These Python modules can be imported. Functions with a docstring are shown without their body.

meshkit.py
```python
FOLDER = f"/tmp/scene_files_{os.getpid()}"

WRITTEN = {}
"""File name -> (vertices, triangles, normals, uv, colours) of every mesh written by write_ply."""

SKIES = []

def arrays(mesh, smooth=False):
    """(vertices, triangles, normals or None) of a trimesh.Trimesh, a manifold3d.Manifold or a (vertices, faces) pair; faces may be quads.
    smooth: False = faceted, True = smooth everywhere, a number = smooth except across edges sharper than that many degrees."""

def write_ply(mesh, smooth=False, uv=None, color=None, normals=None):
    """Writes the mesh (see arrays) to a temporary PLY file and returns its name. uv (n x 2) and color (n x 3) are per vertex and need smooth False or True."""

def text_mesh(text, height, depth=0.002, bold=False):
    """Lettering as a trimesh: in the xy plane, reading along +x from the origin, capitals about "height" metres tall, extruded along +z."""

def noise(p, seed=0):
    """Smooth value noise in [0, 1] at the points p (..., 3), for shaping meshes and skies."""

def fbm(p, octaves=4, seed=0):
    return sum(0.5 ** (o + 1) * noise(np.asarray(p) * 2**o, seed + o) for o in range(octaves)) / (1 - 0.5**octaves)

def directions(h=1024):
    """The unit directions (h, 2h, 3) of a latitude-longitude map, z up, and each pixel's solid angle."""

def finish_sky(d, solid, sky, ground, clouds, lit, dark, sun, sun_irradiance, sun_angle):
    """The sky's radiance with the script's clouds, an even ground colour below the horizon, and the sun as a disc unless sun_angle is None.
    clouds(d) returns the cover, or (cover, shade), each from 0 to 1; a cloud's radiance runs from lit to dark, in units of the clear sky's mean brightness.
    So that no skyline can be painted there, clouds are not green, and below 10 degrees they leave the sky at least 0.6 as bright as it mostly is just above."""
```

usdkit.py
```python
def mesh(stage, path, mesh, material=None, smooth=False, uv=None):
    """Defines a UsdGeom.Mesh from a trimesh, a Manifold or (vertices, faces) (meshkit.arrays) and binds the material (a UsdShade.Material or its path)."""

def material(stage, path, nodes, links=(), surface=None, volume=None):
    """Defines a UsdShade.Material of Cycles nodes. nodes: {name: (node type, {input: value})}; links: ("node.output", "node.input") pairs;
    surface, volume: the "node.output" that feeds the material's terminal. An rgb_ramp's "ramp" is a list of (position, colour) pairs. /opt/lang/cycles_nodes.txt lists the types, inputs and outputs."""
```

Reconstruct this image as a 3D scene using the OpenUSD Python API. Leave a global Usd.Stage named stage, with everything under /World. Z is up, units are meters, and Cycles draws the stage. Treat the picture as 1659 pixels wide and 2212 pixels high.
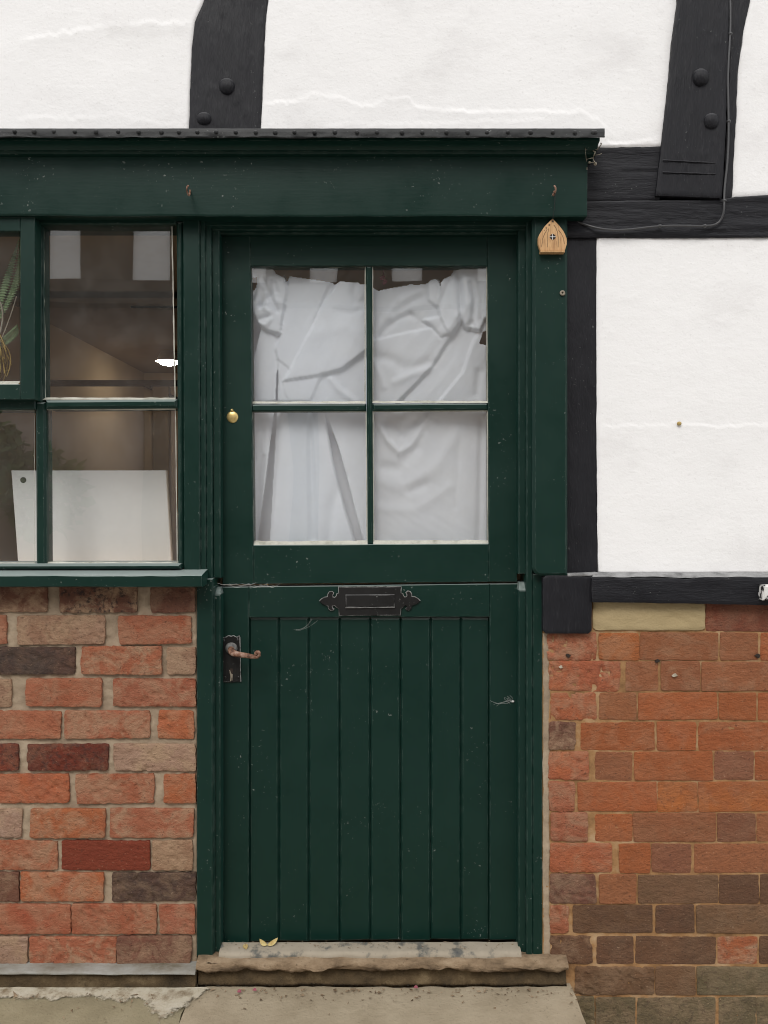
import math
import numpy as np
import shapely
import trimesh
from scipy.ndimage import gaussian_filter
from shapely.geometry import Polygon, LineString
import meshkit
import usdkit
from pxr import Gf, Sdf, Usd, UsdGeom, UsdLux, UsdShade, Vt

stage = Usd.Stage.CreateInMemory()
UsdGeom.SetStageUpAxis(stage, UsdGeom.Tokens.z)
UsdGeom.SetStageMetersPerUnit(stage, 1.0)
UsdGeom.Xform.Define(stage, '/World')
UsdGeom.Scope.Define(stage, '/World/Looks')

# ------------------------------------------------------------------ camera
# Measurements were taken on the photograph at 1659 x 2212; at(px, py, y) is the point of the plane y seen there.
FPX, CX, CY = 1724.0, 829.5, 1106.0
EYE = np.array([0.0, -1.93, 1.18])
TILT = math.radians(-1.0)
cam = UsdGeom.Camera.Define(stage, '/World/camera')
cam.CreateHorizontalApertureAttr(24.0)
cam.CreateVerticalApertureAttr(32.0)
cam.CreateFocalLengthAttr(24.0 * FPX / 1659.0)
cam.CreateClippingRangeAttr(Gf.Vec2f(0.05, 500.0))
cam.AddTranslateOp().Set(Gf.Vec3d(*EYE))
cam.AddRotateXOp().Set(90.0 + math.degrees(TILT))
EXPOSURE = 0.50
cam.CreateExposureAttr(EXPOSURE)

# ------------------------------------------------------------------ sky and sun (overcast)
SUN_EL, SUN_AZ = math.radians(48), math.radians(196)      # azimuth from +y towards +x: behind the viewer
sky = UsdLux.DomeLight.Define(stage, '/World/sky')
sky_mat = usdkit.material(stage, '/World/Looks/overcast_sky', {
    'sky': ('sky_texture', {'sky_type': 'single_scattering', 'sun_disc': False, 'sun_elevation': SUN_EL, 'sun_rotation': SUN_AZ}),
    'tc': ('texture_coordinate', {}),
    'n': ('noise_texture', {'scale': 2.2, 'detail': 5.0, 'roughness': 0.55}),
    'cl': ('rgb_ramp', {'ramp': [(0.3, (8.2, 8.3, 8.5)), (0.7, (10.8, 10.8, 10.85))]}),
    'mx': ('mix_color', {'fac': 0.93, 'use_clamp': False}),
    'bg': ('background_shader', {'strength': 0.10}),
}, [('tc.generated', 'n.vector'), ('n.fac', 'cl.fac'), ('sky.color', 'mx.a'), ('cl.color', 'mx.b'), ('mx.result', 'bg.color')], surface='bg.background')
UsdShade.MaterialBindingAPI.Apply(sky.GetPrim()).Bind(sky_mat)
sky.GetPrim().SetCustomDataByKey('kind', 'structure')
sun = UsdLux.DistantLight.Define(stage, '/World/sun')
sun.CreateIntensityAttr(0.35)
sun.CreateAngleAttr(25.0)
sun.CreateNormalizeAttr(True)
sun.CreateColorAttr(Gf.Vec3f(1.0, 0.965, 0.92))
sun.AddRotateZOp().Set(-math.degrees(SUN_AZ))
sun.AddRotateXOp().Set(-(90 - math.degrees(SUN_EL)))

# ------------------------------------------------------------------ helpers
FWD = np.array([0, math.cos(TILT), math.sin(TILT)])
UP = np.array([0, -math.sin(TILT), math.cos(TILT)])


def at(px, py, y):
    px, py, y = np.broadcast_arrays(np.asarray(px, float), np.asarray(py, float), np.asarray(y, float))
    d = FWD + ((px - CX) / FPX)[..., None] * np.array([1.0, 0, 0]) + ((CY - py) / FPX)[..., None] * UP
    t = (y - EYE[1]) / d[..., 1]
    return EYE + d * t[..., None]


PX = 1.93 / FPX        # metres per measured pixel on the wall plane


def lin(r, g, b, k=1.0):
    c = np.array([r, g, b]) / 255.0
    return tuple(float(x) for x in np.where(c < 0.04045, c / 12.92, ((c + 0.055) / 1.055) ** 2.4) * k)


used = {}


def numbered(parent, name):
    n = used.get((parent, name), 0)
    used[(parent, name)] = n + 1
    return name if n == 0 else f'{name}_{n:03d}'


def tag(prim, label=None, cat=None, group=None, kind=None):
    for k, v in (('label', label), ('category', cat), ('group', group), ('kind', kind)):
        if v:
            prim.SetCustomDataByKey(k, v)
    return prim


def thing(name, label=None, cat=None, group=None, kind=None):
    p = UsdGeom.Xform.Define(stage, '/World/' + numbered('/World', name)).GetPrim()
    return tag(p, label, cat, group, kind)


def obj(name, mesh, material, parent=None, smooth=False, label=None, cat=None, group=None, kind=None, prim_vars=None):
    up = str(parent.GetPath()) if parent is not None else '/World'
    m = usdkit.mesh(stage, f'{up}/{numbered(up, name)}', mesh, material, smooth=smooth)
    if prim_vars:
        n = len(m.GetPointsAttr().Get())
        for k, v in prim_vars.items():
            pv = UsdGeom.PrimvarsAPI(m).CreatePrimvar(k, Sdf.ValueTypeNames.Color3fArray, 'vertex')
            v = np.asarray(v, np.float32)
            pv.Set(Vt.Vec3fArray.FromNumpy(v if v.ndim == 2 else np.tile(v, (n, 1))))
    return tag(m.GetPrim(), label, cat, group, kind)


def cat_mesh(parts):
    vs, fs, n = [], [], 0
    for p in parts:
        v, f = (np.array(p.vertices), np.array(p.faces)) if hasattr(p, 'faces') else p
        vs.append(np.asarray(v, float)); fs.append(np.asarray(f, int) + n); n += len(v)
    return np.vstack(vs), np.vstack(fs)


def inset(poly, b):
    p = np.asarray(poly, float)
    a = p - np.roll(p, 1, 0); c = np.roll(p, -1, 0) - p
    a /= np.maximum(np.linalg.norm(a, axis=1, keepdims=True), 1e-9); c /= np.maximum(np.linalg.norm(c, axis=1, keepdims=True), 1e-9)
    na = np.stack([-a[:, 1], a[:, 0]], 1); nc = np.stack([-c[:, 1], c[:, 0]], 1)
    m = na + nc
    m /= np.maximum((m * na).sum(1, keepdims=True), 0.35)
    return p + m * b


def prism(poly, yf, yb, bevel=0.0015):
    """Polygon in world (x, z), extruded along y from its front yf (towards the viewer) to yb, with a chamfered front edge."""
    p = np.asarray(poly, float)
    if Polygon(p).exterior.is_ccw is False:
        p = p[::-1]
    n = len(p)
    rings = [(inset(p, bevel), yf), (p, yf + bevel), (p, yb)] if bevel else [(p, yf), (p, yb)]
    tri_v, tri_f = trimesh.creation.triangulate_polygon(Polygon(rings[0][0]), engine='earcut')
    tri_v, tri_f = np.asarray(tri_v), np.asarray(tri_f)
    parts = []
    fv = np.c_[tri_v[:, 0], np.full(len(tri_v), yf), tri_v[:, 1]]
    ff = tri_f.copy()
    nrm = np.cross(fv[ff[:, 1]] - fv[ff[:, 0]], fv[ff[:, 2]] - fv[ff[:, 0]])
    ff[nrm[:, 1] > 0] = ff[nrm[:, 1] > 0][:, ::-1]
    parts.append((fv, ff))
    for (r0, y0), (r1, y1) in zip(rings[:-1], rings[1:]):
        v = np.vstack([np.c_[r0[:, 0], np.full(n, y0), r0[:, 1]], np.c_[r1[:, 0], np.full(n, y1), r1[:, 1]]])
        i = np.arange(n); j = (i + 1) % n
        parts.append((v, np.vstack([np.stack([i, n + i, j], 1), np.stack([j, n + i, n + j], 1)])))
    back = fv.copy()
    tv2, tf2 = trimesh.creation.triangulate_polygon(Polygon(p), engine='earcut')
    bv = np.c_[np.asarray(tv2)[:, 0], np.full(len(tv2), yb), np.asarray(tv2)[:, 1]]
    bf = np.asarray(tf2).copy()
    nrm = np.cross(bv[bf[:, 1]] - bv[bf[:, 0]], bv[bf[:, 2]] - bv[bf[:, 0]])
    bf[nrm[:, 1] < 0] = bf[nrm[:, 1] < 0][:, ::-1]
    parts.append((bv, bf))
    return cat_mesh(parts)


def xz(pts, y):
    p = np.asarray(pts, float)
    w = at(p[:, 0], p[:, 1], y)
    return w[:, [0, 2]]


def pxprism(pts, yf, yb, bevel=0.0015):
    return prism(xz(pts, yf), yf, yb, bevel)


def pxbox(x0, y0, x1, y1, yf, yb, bevel=0.0015):
    return pxprism([(x0, y0), (x1, y0), (x1, y1), (x0, y1)], yf, yb, bevel)


def frame_mesh(outer, inner, yf, yb):
    """Flat bar frame between two pixel rectangles."""
    x0, y0, x1, y1 = outer; a0, b0, a1, b1 = inner
    return cat_mesh([pxbox(x0, y0, a0, y1, yf, yb), pxbox(a1, y0, x1, y1, yf, yb), pxbox(a0 + .2, y0, a1 - .2, b0, yf + .0003, yb), pxbox(a0 + .2, b1, a1 - .2, y1, yf + .0003, yb)])


def along(curve, t):
    c = np.asarray(curve, float)
    s = np.r_[0, np.cumsum(np.linalg.norm(np.diff(c, axis=0), axis=1))]
    s /= s[-1]
    return np.stack([np.interp(t, s, c[:, 0]), np.interp(t, s, c[:, 1])], -1)


def patch(A, B, n_along, n_across, yf, yb, disp=None, wobble=0.0, wob_scale=25.0, bevel=0.003, round_px=0.0, seed=0):
    """A slab whose front is ruled between pixel curves A and B, displaced towards the viewer by disp(X, Z) (metres), with wavering edges."""
    t = np.linspace(0, 1, n_along + 1); u = np.linspace(0, 1, n_across + 1)
    a, b = along(A, t), along(B, t)
    P = a[:, None] * (1 - u[None, :, None]) + b[:, None] * u[None, :, None]
    # edge profile: first and last rows and columns close together
    W = at(P[..., 0], P[..., 1], yf)
    X, Z = W[..., 0].copy(), W[..., 2].copy()
    nA, nB = X.shape
    if round_px:
        w_across = np.hypot(X[nA // 2, -1] - X[nA // 2, 0], Z[nA // 2, -1] - Z[nA // 2, 0]); w_along = np.hypot(X[-1, nB // 2] - X[0, nB // 2], Z[-1, nB // 2] - Z[0, nB // 2])
        tt, uu = np.meshgrid(t, u, indexing='ij')
        r = round_px * PX
        da = np.minimum(tt, 1 - tt) * w_along; db = np.minimum(uu, 1 - uu) * w_across
        k = np.clip(1 - da / r, 0, 1) ** 2 * 0.45 * r, np.clip(1 - db / r, 0, 1) ** 2 * 0.45 * r
        cX, cZ = X.mean(), Z.mean()
        s = np.clip(1 - db / r, 0, 1) * k[0] + np.clip(1 - da / r, 0, 1) * k[1]
        vx, vz = cX - X, cZ - Z; L = np.maximum(np.hypot(vx, vz), 1e-6)
        # pull corners inwards along the diagonal
        X += np.sign(vx) * s * 0.7; Z += np.sign(vz) * s * 0.7
    if wobble:
        e = np.zeros((nA, nB))
        tt, uu = np.meshgrid(t, u, indexing='ij')
        e = np.maximum(np.clip(1 - 6 * np.minimum(tt, 1 - tt), 0, 1), np.clip(1 - 6 * np.minimum(uu, 1 - uu), 0, 1))
        q = np.stack([X, Z, np.full_like(X, seed * 3.1)], -1) * wob_scale
        X += (meshkit.fbm(q, 3, seed) - 0.5) * 2 * wobble * e
        Z += (meshkit.fbm(q + 31.7, 3, seed + 5) - 0.5) * 2 * wobble * e
    Y = np.full_like(X, yf)
    if disp is not None:
        Y -= disp(X, Z)
    for k in (0, -1):
        Y[k, :] += bevel; Y[:, k] += bevel
    V = np.stack([X, Y, Z], -1)
    # pull the second ring close to the edge so that the rounding stays tight
    for ax in (0, 1):
        Vm = np.moveaxis(V, ax, 0)
        if len(Vm) > 4:
            for e0, e1, e2 in ((0, 1, 2), (-1, -2, -3)):
                full = np.linalg.norm(Vm[e1][:, [0, 2]] - Vm[e0][:, [0, 2]], axis=1, keepdims=True)
                f = np.clip(2.0 * bevel / np.maximum(full, 1e-9), 0, 1)
                y1 = Vm[e1][:, 1].copy()
                Vm[e1] = Vm[e0] + (Vm[e1] - Vm[e0]) * f
                Vm[e1][:, 1] = y1
    idx = np.arange(nA * nB).reshape(nA, nB)
    q = np.stack([idx[:-1, :-1], idx[1:, :-1], idx[1:, 1:], idx[:-1, 1:]], -1).reshape(-1, 4)
    v = V.reshape(-1, 3)
    f = np.vstack([q[:, [0, 1, 2]], q[:, [0, 2, 3]]])
    n = np.cross(v[f[:, 1]] - v[f[:, 0]], v[f[:, 2]] - v[f[:, 0]])
    if n[:, 1].sum() > 0:
        f = f[:, ::-1]
    parts = [(v, f)]
    rim = np.concatenate([idx[0, :], idx[1:, -1], idx[-1, -2::-1], idx[-2:0:-1, 0]])
    r0 = v[rim]; r1 = r0.copy(); r1[:, 1] = yb
    k = len(rim); i = np.arange(k); j = (i + 1) % k
    sf = np.vstack([np.stack([i, j, k + i], 1), np.stack([j, k + j, k + i], 1)])
    sv = np.vstack([r0, r1])
    # outward check
    n = np.cross(sv[sf[:, 1]] - sv[sf[:, 0]], sv[sf[:, 2]] - sv[sf[:, 0]])
    c = sv[sf].mean(1) - v.mean(0)
    if (n * c).sum() < 0:
        sf = sf[:, ::-1]
    parts.append((sv, sf))
    return cat_mesh(parts)


def tube(points, radii, sides=8, closed_ends=True):
    p = np.asarray(points, float); r = np.broadcast_to(np.asarray(radii, float), (len(p),))
    d = np.gradient(p, axis=0); d /= np.maximum(np.linalg.norm(d, axis=1, keepdims=True), 1e-9)
    ref = np.array([0, 0, 1.0]) if abs(d[0, 2]) < 0.9 else np.array([1.0, 0, 0])
    rings = []
    u = np.cross(d[0], ref); u /= np.linalg.norm(u)
    for i in range(len(p)):
        u = u - d[i] * (u @ d[i]); u /= np.linalg.norm(u)
        w = np.cross(d[i], u)
        a = np.linspace(0, 2 * np.pi, sides, endpoint=False)
        rings.append(p[i] + r[i] * (np.cos(a)[:, None] * u + np.sin(a)[:, None] * w))
    v = np.vstack(rings); f = []
    for i in range(len(p) - 1):
        for k in range(sides):
            a, b = i * sides + k, i * sides + (k + 1) % sides
            f += [(a, b, a + sides), (b, b + sides, a + sides)]
    n = len(v)
    v = np.vstack([v, p[0] - d[0] * r[0] * .5, p[-1] + d[-1] * r[-1] * .5])
    for k in range(sides):
        f.append((n, (k + 1) % sides, k))
        f.append((n + 1, n - sides + k, n - sides + (k + 1) % sides))
    return v, np.array(f)


def spline(pts, n):
    from scipy.interpolate import CubicSpline
    p = np.asarray(pts, float)
    s = np.r_[0, np.cumsum(np.linalg.norm(np.diff(p, axis=0), axis=1))]
    return CubicSpline(s, p)(np.linspace(0, s[-1], n))


def dome(px, py, y, r, h, squash=1.0, seed=0, n=14, m=5):
    c = at(px, py, y)
    a = np.linspace(0, 2 * np.pi, n, endpoint=False)
    v, f = [], []
    for i in range(m):
        t = i / m * math.pi / 2
        rr = r * math.cos(t) * (1 + 0.06 * (meshkit.noise(np.stack([np.cos(a) * 2, np.sin(a) * 2, a * 0 + seed], -1), seed) - .5))
        v.append(np.stack([c[0] + rr * np.cos(a), np.full(n, c[1] - h * math.sin(t)), c[2] + rr * squash * np.sin(a)], 1))
    v = np.vstack(v + [np.array([[c[0], c[1] - h, c[2]]])])
    for i in range(m - 1):
        for k in range(n):
            a0, b0 = i * n + k, i * n + (k + 1) % n
            f += [(a0, b0, a0 + n), (b0, b0 + n, a0 + n)]
    for k in range(n):
        f.append(((m - 1) * n + k, (m - 1) * n + (k + 1) % n, m * n))
    return v, np.array(f)


def profile_x(profile, x0, x1, n=2, wob=None):
    """A (y, z) profile swept along x. wob(x, i, y, z) -> (dy, dz)."""
    p = np.asarray(profile, float); xs = np.linspace(x0, x1, n)
    V = np.zeros((n, len(p), 3))
    for i, x in enumerate(xs):
        V[i, :, 0] = x; V[i, :, 1] = p[:, 0]; V[i, :, 2] = p[:, 1]
    if wob is not None:
        dy, dz = wob(V[..., 0], np.broadcast_to(np.arange(len(p)), V.shape[:2]), V[..., 1], V[..., 2])
        V[..., 1] += dy; V[..., 2] += dz
    idx = np.arange(n * len(p)).reshape(n, len(p))
    q = np.stack([idx[:-1, :-1], idx[:-1, 1:], idx[1:, 1:], idx[1:, :-1]], -1).reshape(-1, 4)
    f = np.vstack([q[:, [0, 1, 2]], q[:, [0, 2, 3]]])
    v = V.reshape(-1, 3)
    nn = np.cross(v[f[:, 1]] - v[f[:, 0]], v[f[:, 2]] - v[f[:, 0]])
    if nn[:, 1].sum() > 0:
        f = f[:, ::-1]
    caps = []
    for e, flip in ((0, False), (-1, True)):
        tv, tf = trimesh.creation.triangulate_polygon(Polygon(V[e][:, [1, 2]]).buffer(0), engine='earcut')
        cv = np.c_[np.full(len(tv), V[e, 0, 0]), np.asarray(tv)]
        cf = np.asarray(tf)
        cn = np.cross(cv[cf[:, 1]] - cv[cf[:, 0]], cv[cf[:, 2]] - cv[cf[:, 0]])
        want = -1 if e == 0 else 1
        cf = np.where((cn[:, 0] * want < 0)[:, None], cf[:, ::-1], cf)
        caps.append((cv, cf))
    return cat_mesh([(v, f)] + caps)


def world_box(x0, x1, y0, y1, z0, z1):
    m = trimesh.creation.box((x1 - x0, y1 - y0, z1 - z0)); m.apply_translation(((x0 + x1) / 2, (y0 + y1) / 2, (z0 + z1) / 2))
    return m


# ------------------------------------------------------------------ materials
def mat(name, nodes, links, surface='p.BSDF'):
    return usdkit.material(stage, '/World/Looks/' + name, nodes, links, surface=surface)


def paint_material(name, c0, c1, rough, speck=0.5, dust_sheen=(0.30, 0.35, 0.335), edge=(0.16, 0.2, 0.18), grain=(40, 40, 4), bump=0.12, dust_sheen_amount=0.75, edge_amount=0.55, spec=0.22, bdist=0.002, streak=0.0):
    return mat(name, {
        'g': ('geometry', {}),
        'n1': ('noise_texture', {'scale': 7.0, 'detail': 5.0, 'roughness': 0.6}),
        'r1': ('rgb_ramp', {'ramp': [(0.32, c0), (0.68, c1)]}),
        'mp': ('mapping', {'scale': grain}),
        'n2': ('noise_texture', {'scale': 4.0, 'detail': 6.0, 'roughness': 0.65}),
        'v': ('noise_texture', {'scale': 150.0, 'detail': 2.0}),
        'vt': ('map_range', {'from_min': 0.685, 'from_max': 0.73, 'to_min': 0.0, 'to_max': 1.0, 'clamp': True}),
        'nm': ('noise_texture', {'scale': 9.0, 'detail': 3.0}),
        'nt': ('map_range', {'from_min': 0.50, 'from_max': 0.66, 'to_min': 0.0, 'to_max': speck, 'clamp': True}),
        'sp': ('math', {'math_type': 'multiply'}),
        'mx': ('mix_color', {'b': (0.32, 0.34, 0.32)}),
        'sx': ('separate_xyz', {}),
        'du': ('map_range', {'from_min': 0.35, 'from_max': 0.9, 'to_min': 0.0, 'to_max': dust_sheen_amount, 'clamp': True}),
        'md': ('mix_color', {'b': dust_sheen}),  # pale tint on up-facing paint: dust plus painted sky sheen
        'bv': ('bevel', {'samples': 2, 'radius': 0.0022}),
        'dt': ('vector_math', {'math_type': 'dot_product'}),
        'er': ('map_range', {'from_min': 0.97, 'from_max': 0.80, 'to_min': 0.0, 'to_max': edge_amount, 'clamp': True}),
        'ne': ('noise_texture', {'scale': 38.0, 'detail': 4.0}),
        'et': ('map_range', {'from_min': 0.45, 'from_max': 0.62, 'to_min': 0.0, 'to_max': 1.0, 'clamp': True}),
        'em': ('math', {'math_type': 'multiply'}),
        'me': ('mix_color', {'b': edge}),
        'sk': ('map_range', {'from_min': 0.56, 'from_max': 0.72, 'to_min': 0.0, 'to_max': streak, 'clamp': True}),
        'ms': ('mix_color', {'b': edge}),
        'rr': ('map_range', {'from_min': 0.3, 'from_max': 0.7, 'to_min': rough - 0.07, 'to_max': rough + 0.14}),
        'b': ('bump', {'strength': bump, 'distance': bdist}),
        'p': ('principled_bsdf', {'specular_ior_level': spec}),
    }, [('g.position', 'n1.vector'), ('n1.fac', 'r1.fac'), ('g.position', 'mp.vector'), ('mp.vector', 'n2.vector'), ('g.position', 'v.vector'), ('v.fac', 'vt.value'),
        ('g.position', 'nm.vector'), ('nm.fac', 'nt.value'), ('vt.result', 'sp.value1'), ('nt.result', 'sp.value2'), ('r1.color', 'mx.a'), ('sp.value', 'mx.fac'),
        ('g.normal', 'sx.vector'), ('sx.z', 'du.value'), ('mx.result', 'md.a'), ('du.result', 'md.fac'),
        ('bv.bevel', 'dt.vector1'), ('g.normal', 'dt.vector2'), ('dt.value', 'er.value'), ('g.position', 'ne.vector'), ('ne.fac', 'et.value'), ('er.result', 'em.value1'), ('et.result', 'em.value2'),
        ('n2.fac', 'sk.value'), ('md.result', 'ms.a'), ('sk.result', 'ms.fac'), ('ms.result', 'me.a'), ('em.value', 'me.fac'), ('me.result', 'p.base_color'), ('n1.fac', 'rr.value'), ('rr.result', 'p.roughness'), ('n2.fac', 'b.height'), ('b.normal', 'p.normal')])


M_GREEN = paint_material('green_gloss_paint', (0.0040, 0.0202, 0.0150), (0.0049, 0.0236, 0.0175), 0.38)
M_GREEN_H = paint_material('green_gloss_paint_across', (0.0040, 0.0202, 0.0150), (0.0049, 0.0236, 0.0175), 0.38, grain=(4, 40, 40))
M_BLACK = paint_material('black_timber_paint', (0.0058, 0.0059, 0.0082), (0.0115, 0.0116, 0.0148), 0.5, speck=0.35, dust_sheen=(0.17, 0.17, 0.175), edge=(0.10, 0.10, 0.105), grain=(60, 60, 8), bump=0.8, dust_sheen_amount=0.45, spec=0.24, bdist=0.0028, streak=0.12)
M_BLACK_H = paint_material('black_timber_paint_across', (0.0058, 0.0059, 0.0082), (0.0115, 0.0116, 0.0148), 0.5, speck=0.35, dust_sheen=(0.17, 0.17, 0.175), edge=(0.10, 0.10, 0.105), grain=(8, 60, 60), bump=0.8, dust_sheen_amount=0.45, spec=0.24, bdist=0.0028, streak=0.12)
M_IRON = paint_material('black_iron', (0.008, 0.008, 0.008), (0.016, 0.0155, 0.015), 0.42, speck=0.6, dust_sheen=(0.12, 0.12, 0.12), edge=(0.45, 0.45, 0.44), bump=0.5, edge_amount=0.9)
M_LEAD = paint_material('lead_sheet', (0.014, 0.015, 0.0155), (0.036, 0.0375, 0.038), 0.5, speck=0.6, dust_sheen=(0.15, 0.15, 0.15), edge=(0.3, 0.3, 0.3), grain=(20, 20, 20), bump=0.6, edge_amount=0.8)


def grainy(name, stops, scale=9.0, fine=160.0, fine_dark=0.25, rough=0.9, bump=0.5, dist=0.003, detail=6.0, mid=34.0, stretch=(1, 1, 1)):
    return mat(name, {
        'g': ('geometry', {}), 'mp': ('mapping', {'scale': stretch}),
        'n1': ('noise_texture', {'scale': scale, 'detail': detail, 'roughness': 0.62}),
        'r1': ('rgb_ramp', {'ramp': stops}),
        'n2': ('noise_texture', {'scale': fine, 'detail': 3.0}),
        'f2': ('map_range', {'from_min': 0.62, 'from_max': 0.74, 'to_min': 0.0, 'to_max': fine_dark, 'clamp': True}),
        'mx': ('mix_color', {'blend_type': 'multiply', 'b': (0.25, 0.22, 0.19)}),
        'n3': ('noise_texture', {'scale': mid, 'detail': 6.0, 'roughness': 0.7}),
        'ad': ('math', {'math_type': 'multiply_add', 'value2': 0.35}),
        'b': ('bump', {'strength': bump, 'distance': dist}),
        'p': ('principled_bsdf', {'roughness': rough, 'specular_ior_level': 0.25}),
    }, [('g.position', 'mp.vector'), ('mp.vector', 'n1.vector'), ('n1.fac', 'r1.fac'), ('g.position', 'n2.vector'), ('n2.fac', 'f2.value'), ('r1.color', 'mx.a'), ('f2.result', 'mx.fac'), ('mp.vector', 'n3.vector'),
        ('n2.fac', 'ad.value1'), ('n3.fac', 'ad.value3'), ('ad.value', 'b.height'), ('mx.result', 'p.base_color'), ('b.normal', 'p.normal')])


M_PLASTER = grainy('white_limewash', [(0.28, (0.70, 0.69, 0.685)), (0.46, (0.79, 0.785, 0.78)), (0.8, (0.82, 0.815, 0.81))], scale=4, fine=170, fine_dark=0.14, bump=0.42, dist=0.0022, mid=48, stretch=(1, 1, 1.5))
M_MORTAR = grainy('buff_mortar', [(0.3, lin(128, 112, 94)), (0.55, lin(156, 139, 118)), (0.8, lin(174, 159, 138))], scale=11, fine=230, bump=0.7)
M_MORTAR_R = grainy('tan_mortar', [(0.32, lin(112, 82, 54)), (0.5, lin(150, 114, 76)), (0.72, lin(172, 146, 114))], scale=16, fine=230, bump=0.7)
M_STEP = grainy('step_stone', [(0.36, lin(96, 80, 62, 0.80)), (0.5, lin(140, 119, 95, 0.80)), (0.72, lin(172, 152, 126, 0.80))], scale=22, fine=120, fine_dark=0.55, bump=1.0, dist=0.008, stretch=(0.5, 1, 1.3))
M_STRIP = grainy('cement_strip', [(0.30, lin(96, 98, 98, 0.54)), (0.40, lin(130, 128, 120, 0.54)), (0.47, lin(192, 180, 160, 0.54)), (0.75, lin(206, 194, 174, 0.54))], scale=15, fine=170, bump=0.5)
M_PLINTH = grainy('plinth_stone', [(0.30, lin(92, 82, 64, 0.85)), (0.44, lin(130, 126, 116, 0.85)), (0.6, lin(156, 156, 150, 0.8)), (0.8, lin(172, 172, 166, 0.8))], scale=14, fine=180, bump=0.7, stretch=(0.6, 1, 1))
M_PLINTH_DARK = grainy('mossy_shaded_stone', [(0.3, lin(52, 43, 30)), (0.55, lin(82, 68, 48)), (0.8, lin(124, 108, 82))], scale=16, fine=180, fine_dark=0.5, bump=1.0, dist=0.006)  # moss of the plinth foot; under the door sill also painted undercut shade
M_SLAB = grainy('greenish_concrete', [(0.3, lin(142, 132, 106, 0.72)), (0.55, lin(160, 150, 122, 0.72)), (0.8, lin(172, 162, 136, 0.72))], scale=8, fine=150, fine_dark=0.4, bump=0.7, dist=0.004, mid=60)
M_SLAB2 = grainy('beige_concrete', [(0.3, lin(156, 142, 118, 0.74)), (0.55, lin(176, 162, 138, 0.74)), (0.8, lin(188, 174, 150, 0.74))], scale=7, fine=150, fine_dark=0.4, bump=0.7, dist=0.004, mid=60)
M_FILLET = grainy('white_mortar', [(0.3, lin(170, 158, 136, 0.68)), (0.55, lin(204, 196, 178, 0.68)), (0.8, lin(220, 213, 198, 0.68))], scale=20, fine=160, bump=0.8)
M_GROUND = grainy('paved_ground', [(0.3, (0.22, 0.21, 0.19)), (0.7, (0.34, 0.32, 0.29))], scale=4, fine=90)
M_PUTTY = grainy('pale_putty', [(0.3, lin(132, 132, 120)), (0.5, lin(172, 171, 160)), (0.75, lin(188, 187, 176))], scale=30, fine=150, bump=0.6, rough=0.7)
M_CREAM = grainy('cream_paint', [(0.3, lin(176, 156, 116, .74)), (0.7, lin(192, 172, 132, .74))], scale=12, fine=200, bump=0.9, fine_dark=0.1, stretch=(0.4, 1, 1))
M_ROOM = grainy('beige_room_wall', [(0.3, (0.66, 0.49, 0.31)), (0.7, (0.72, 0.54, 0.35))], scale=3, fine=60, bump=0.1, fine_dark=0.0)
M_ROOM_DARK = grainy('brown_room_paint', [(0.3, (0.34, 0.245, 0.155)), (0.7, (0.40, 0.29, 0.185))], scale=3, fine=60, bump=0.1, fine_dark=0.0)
M_OAK = grainy('dark_brown_oak', [(0.3, (0.035, 0.026, 0.02)), (0.7, (0.06, 0.045, 0.033))], scale=8, fine=60, bump=0.3)
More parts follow.
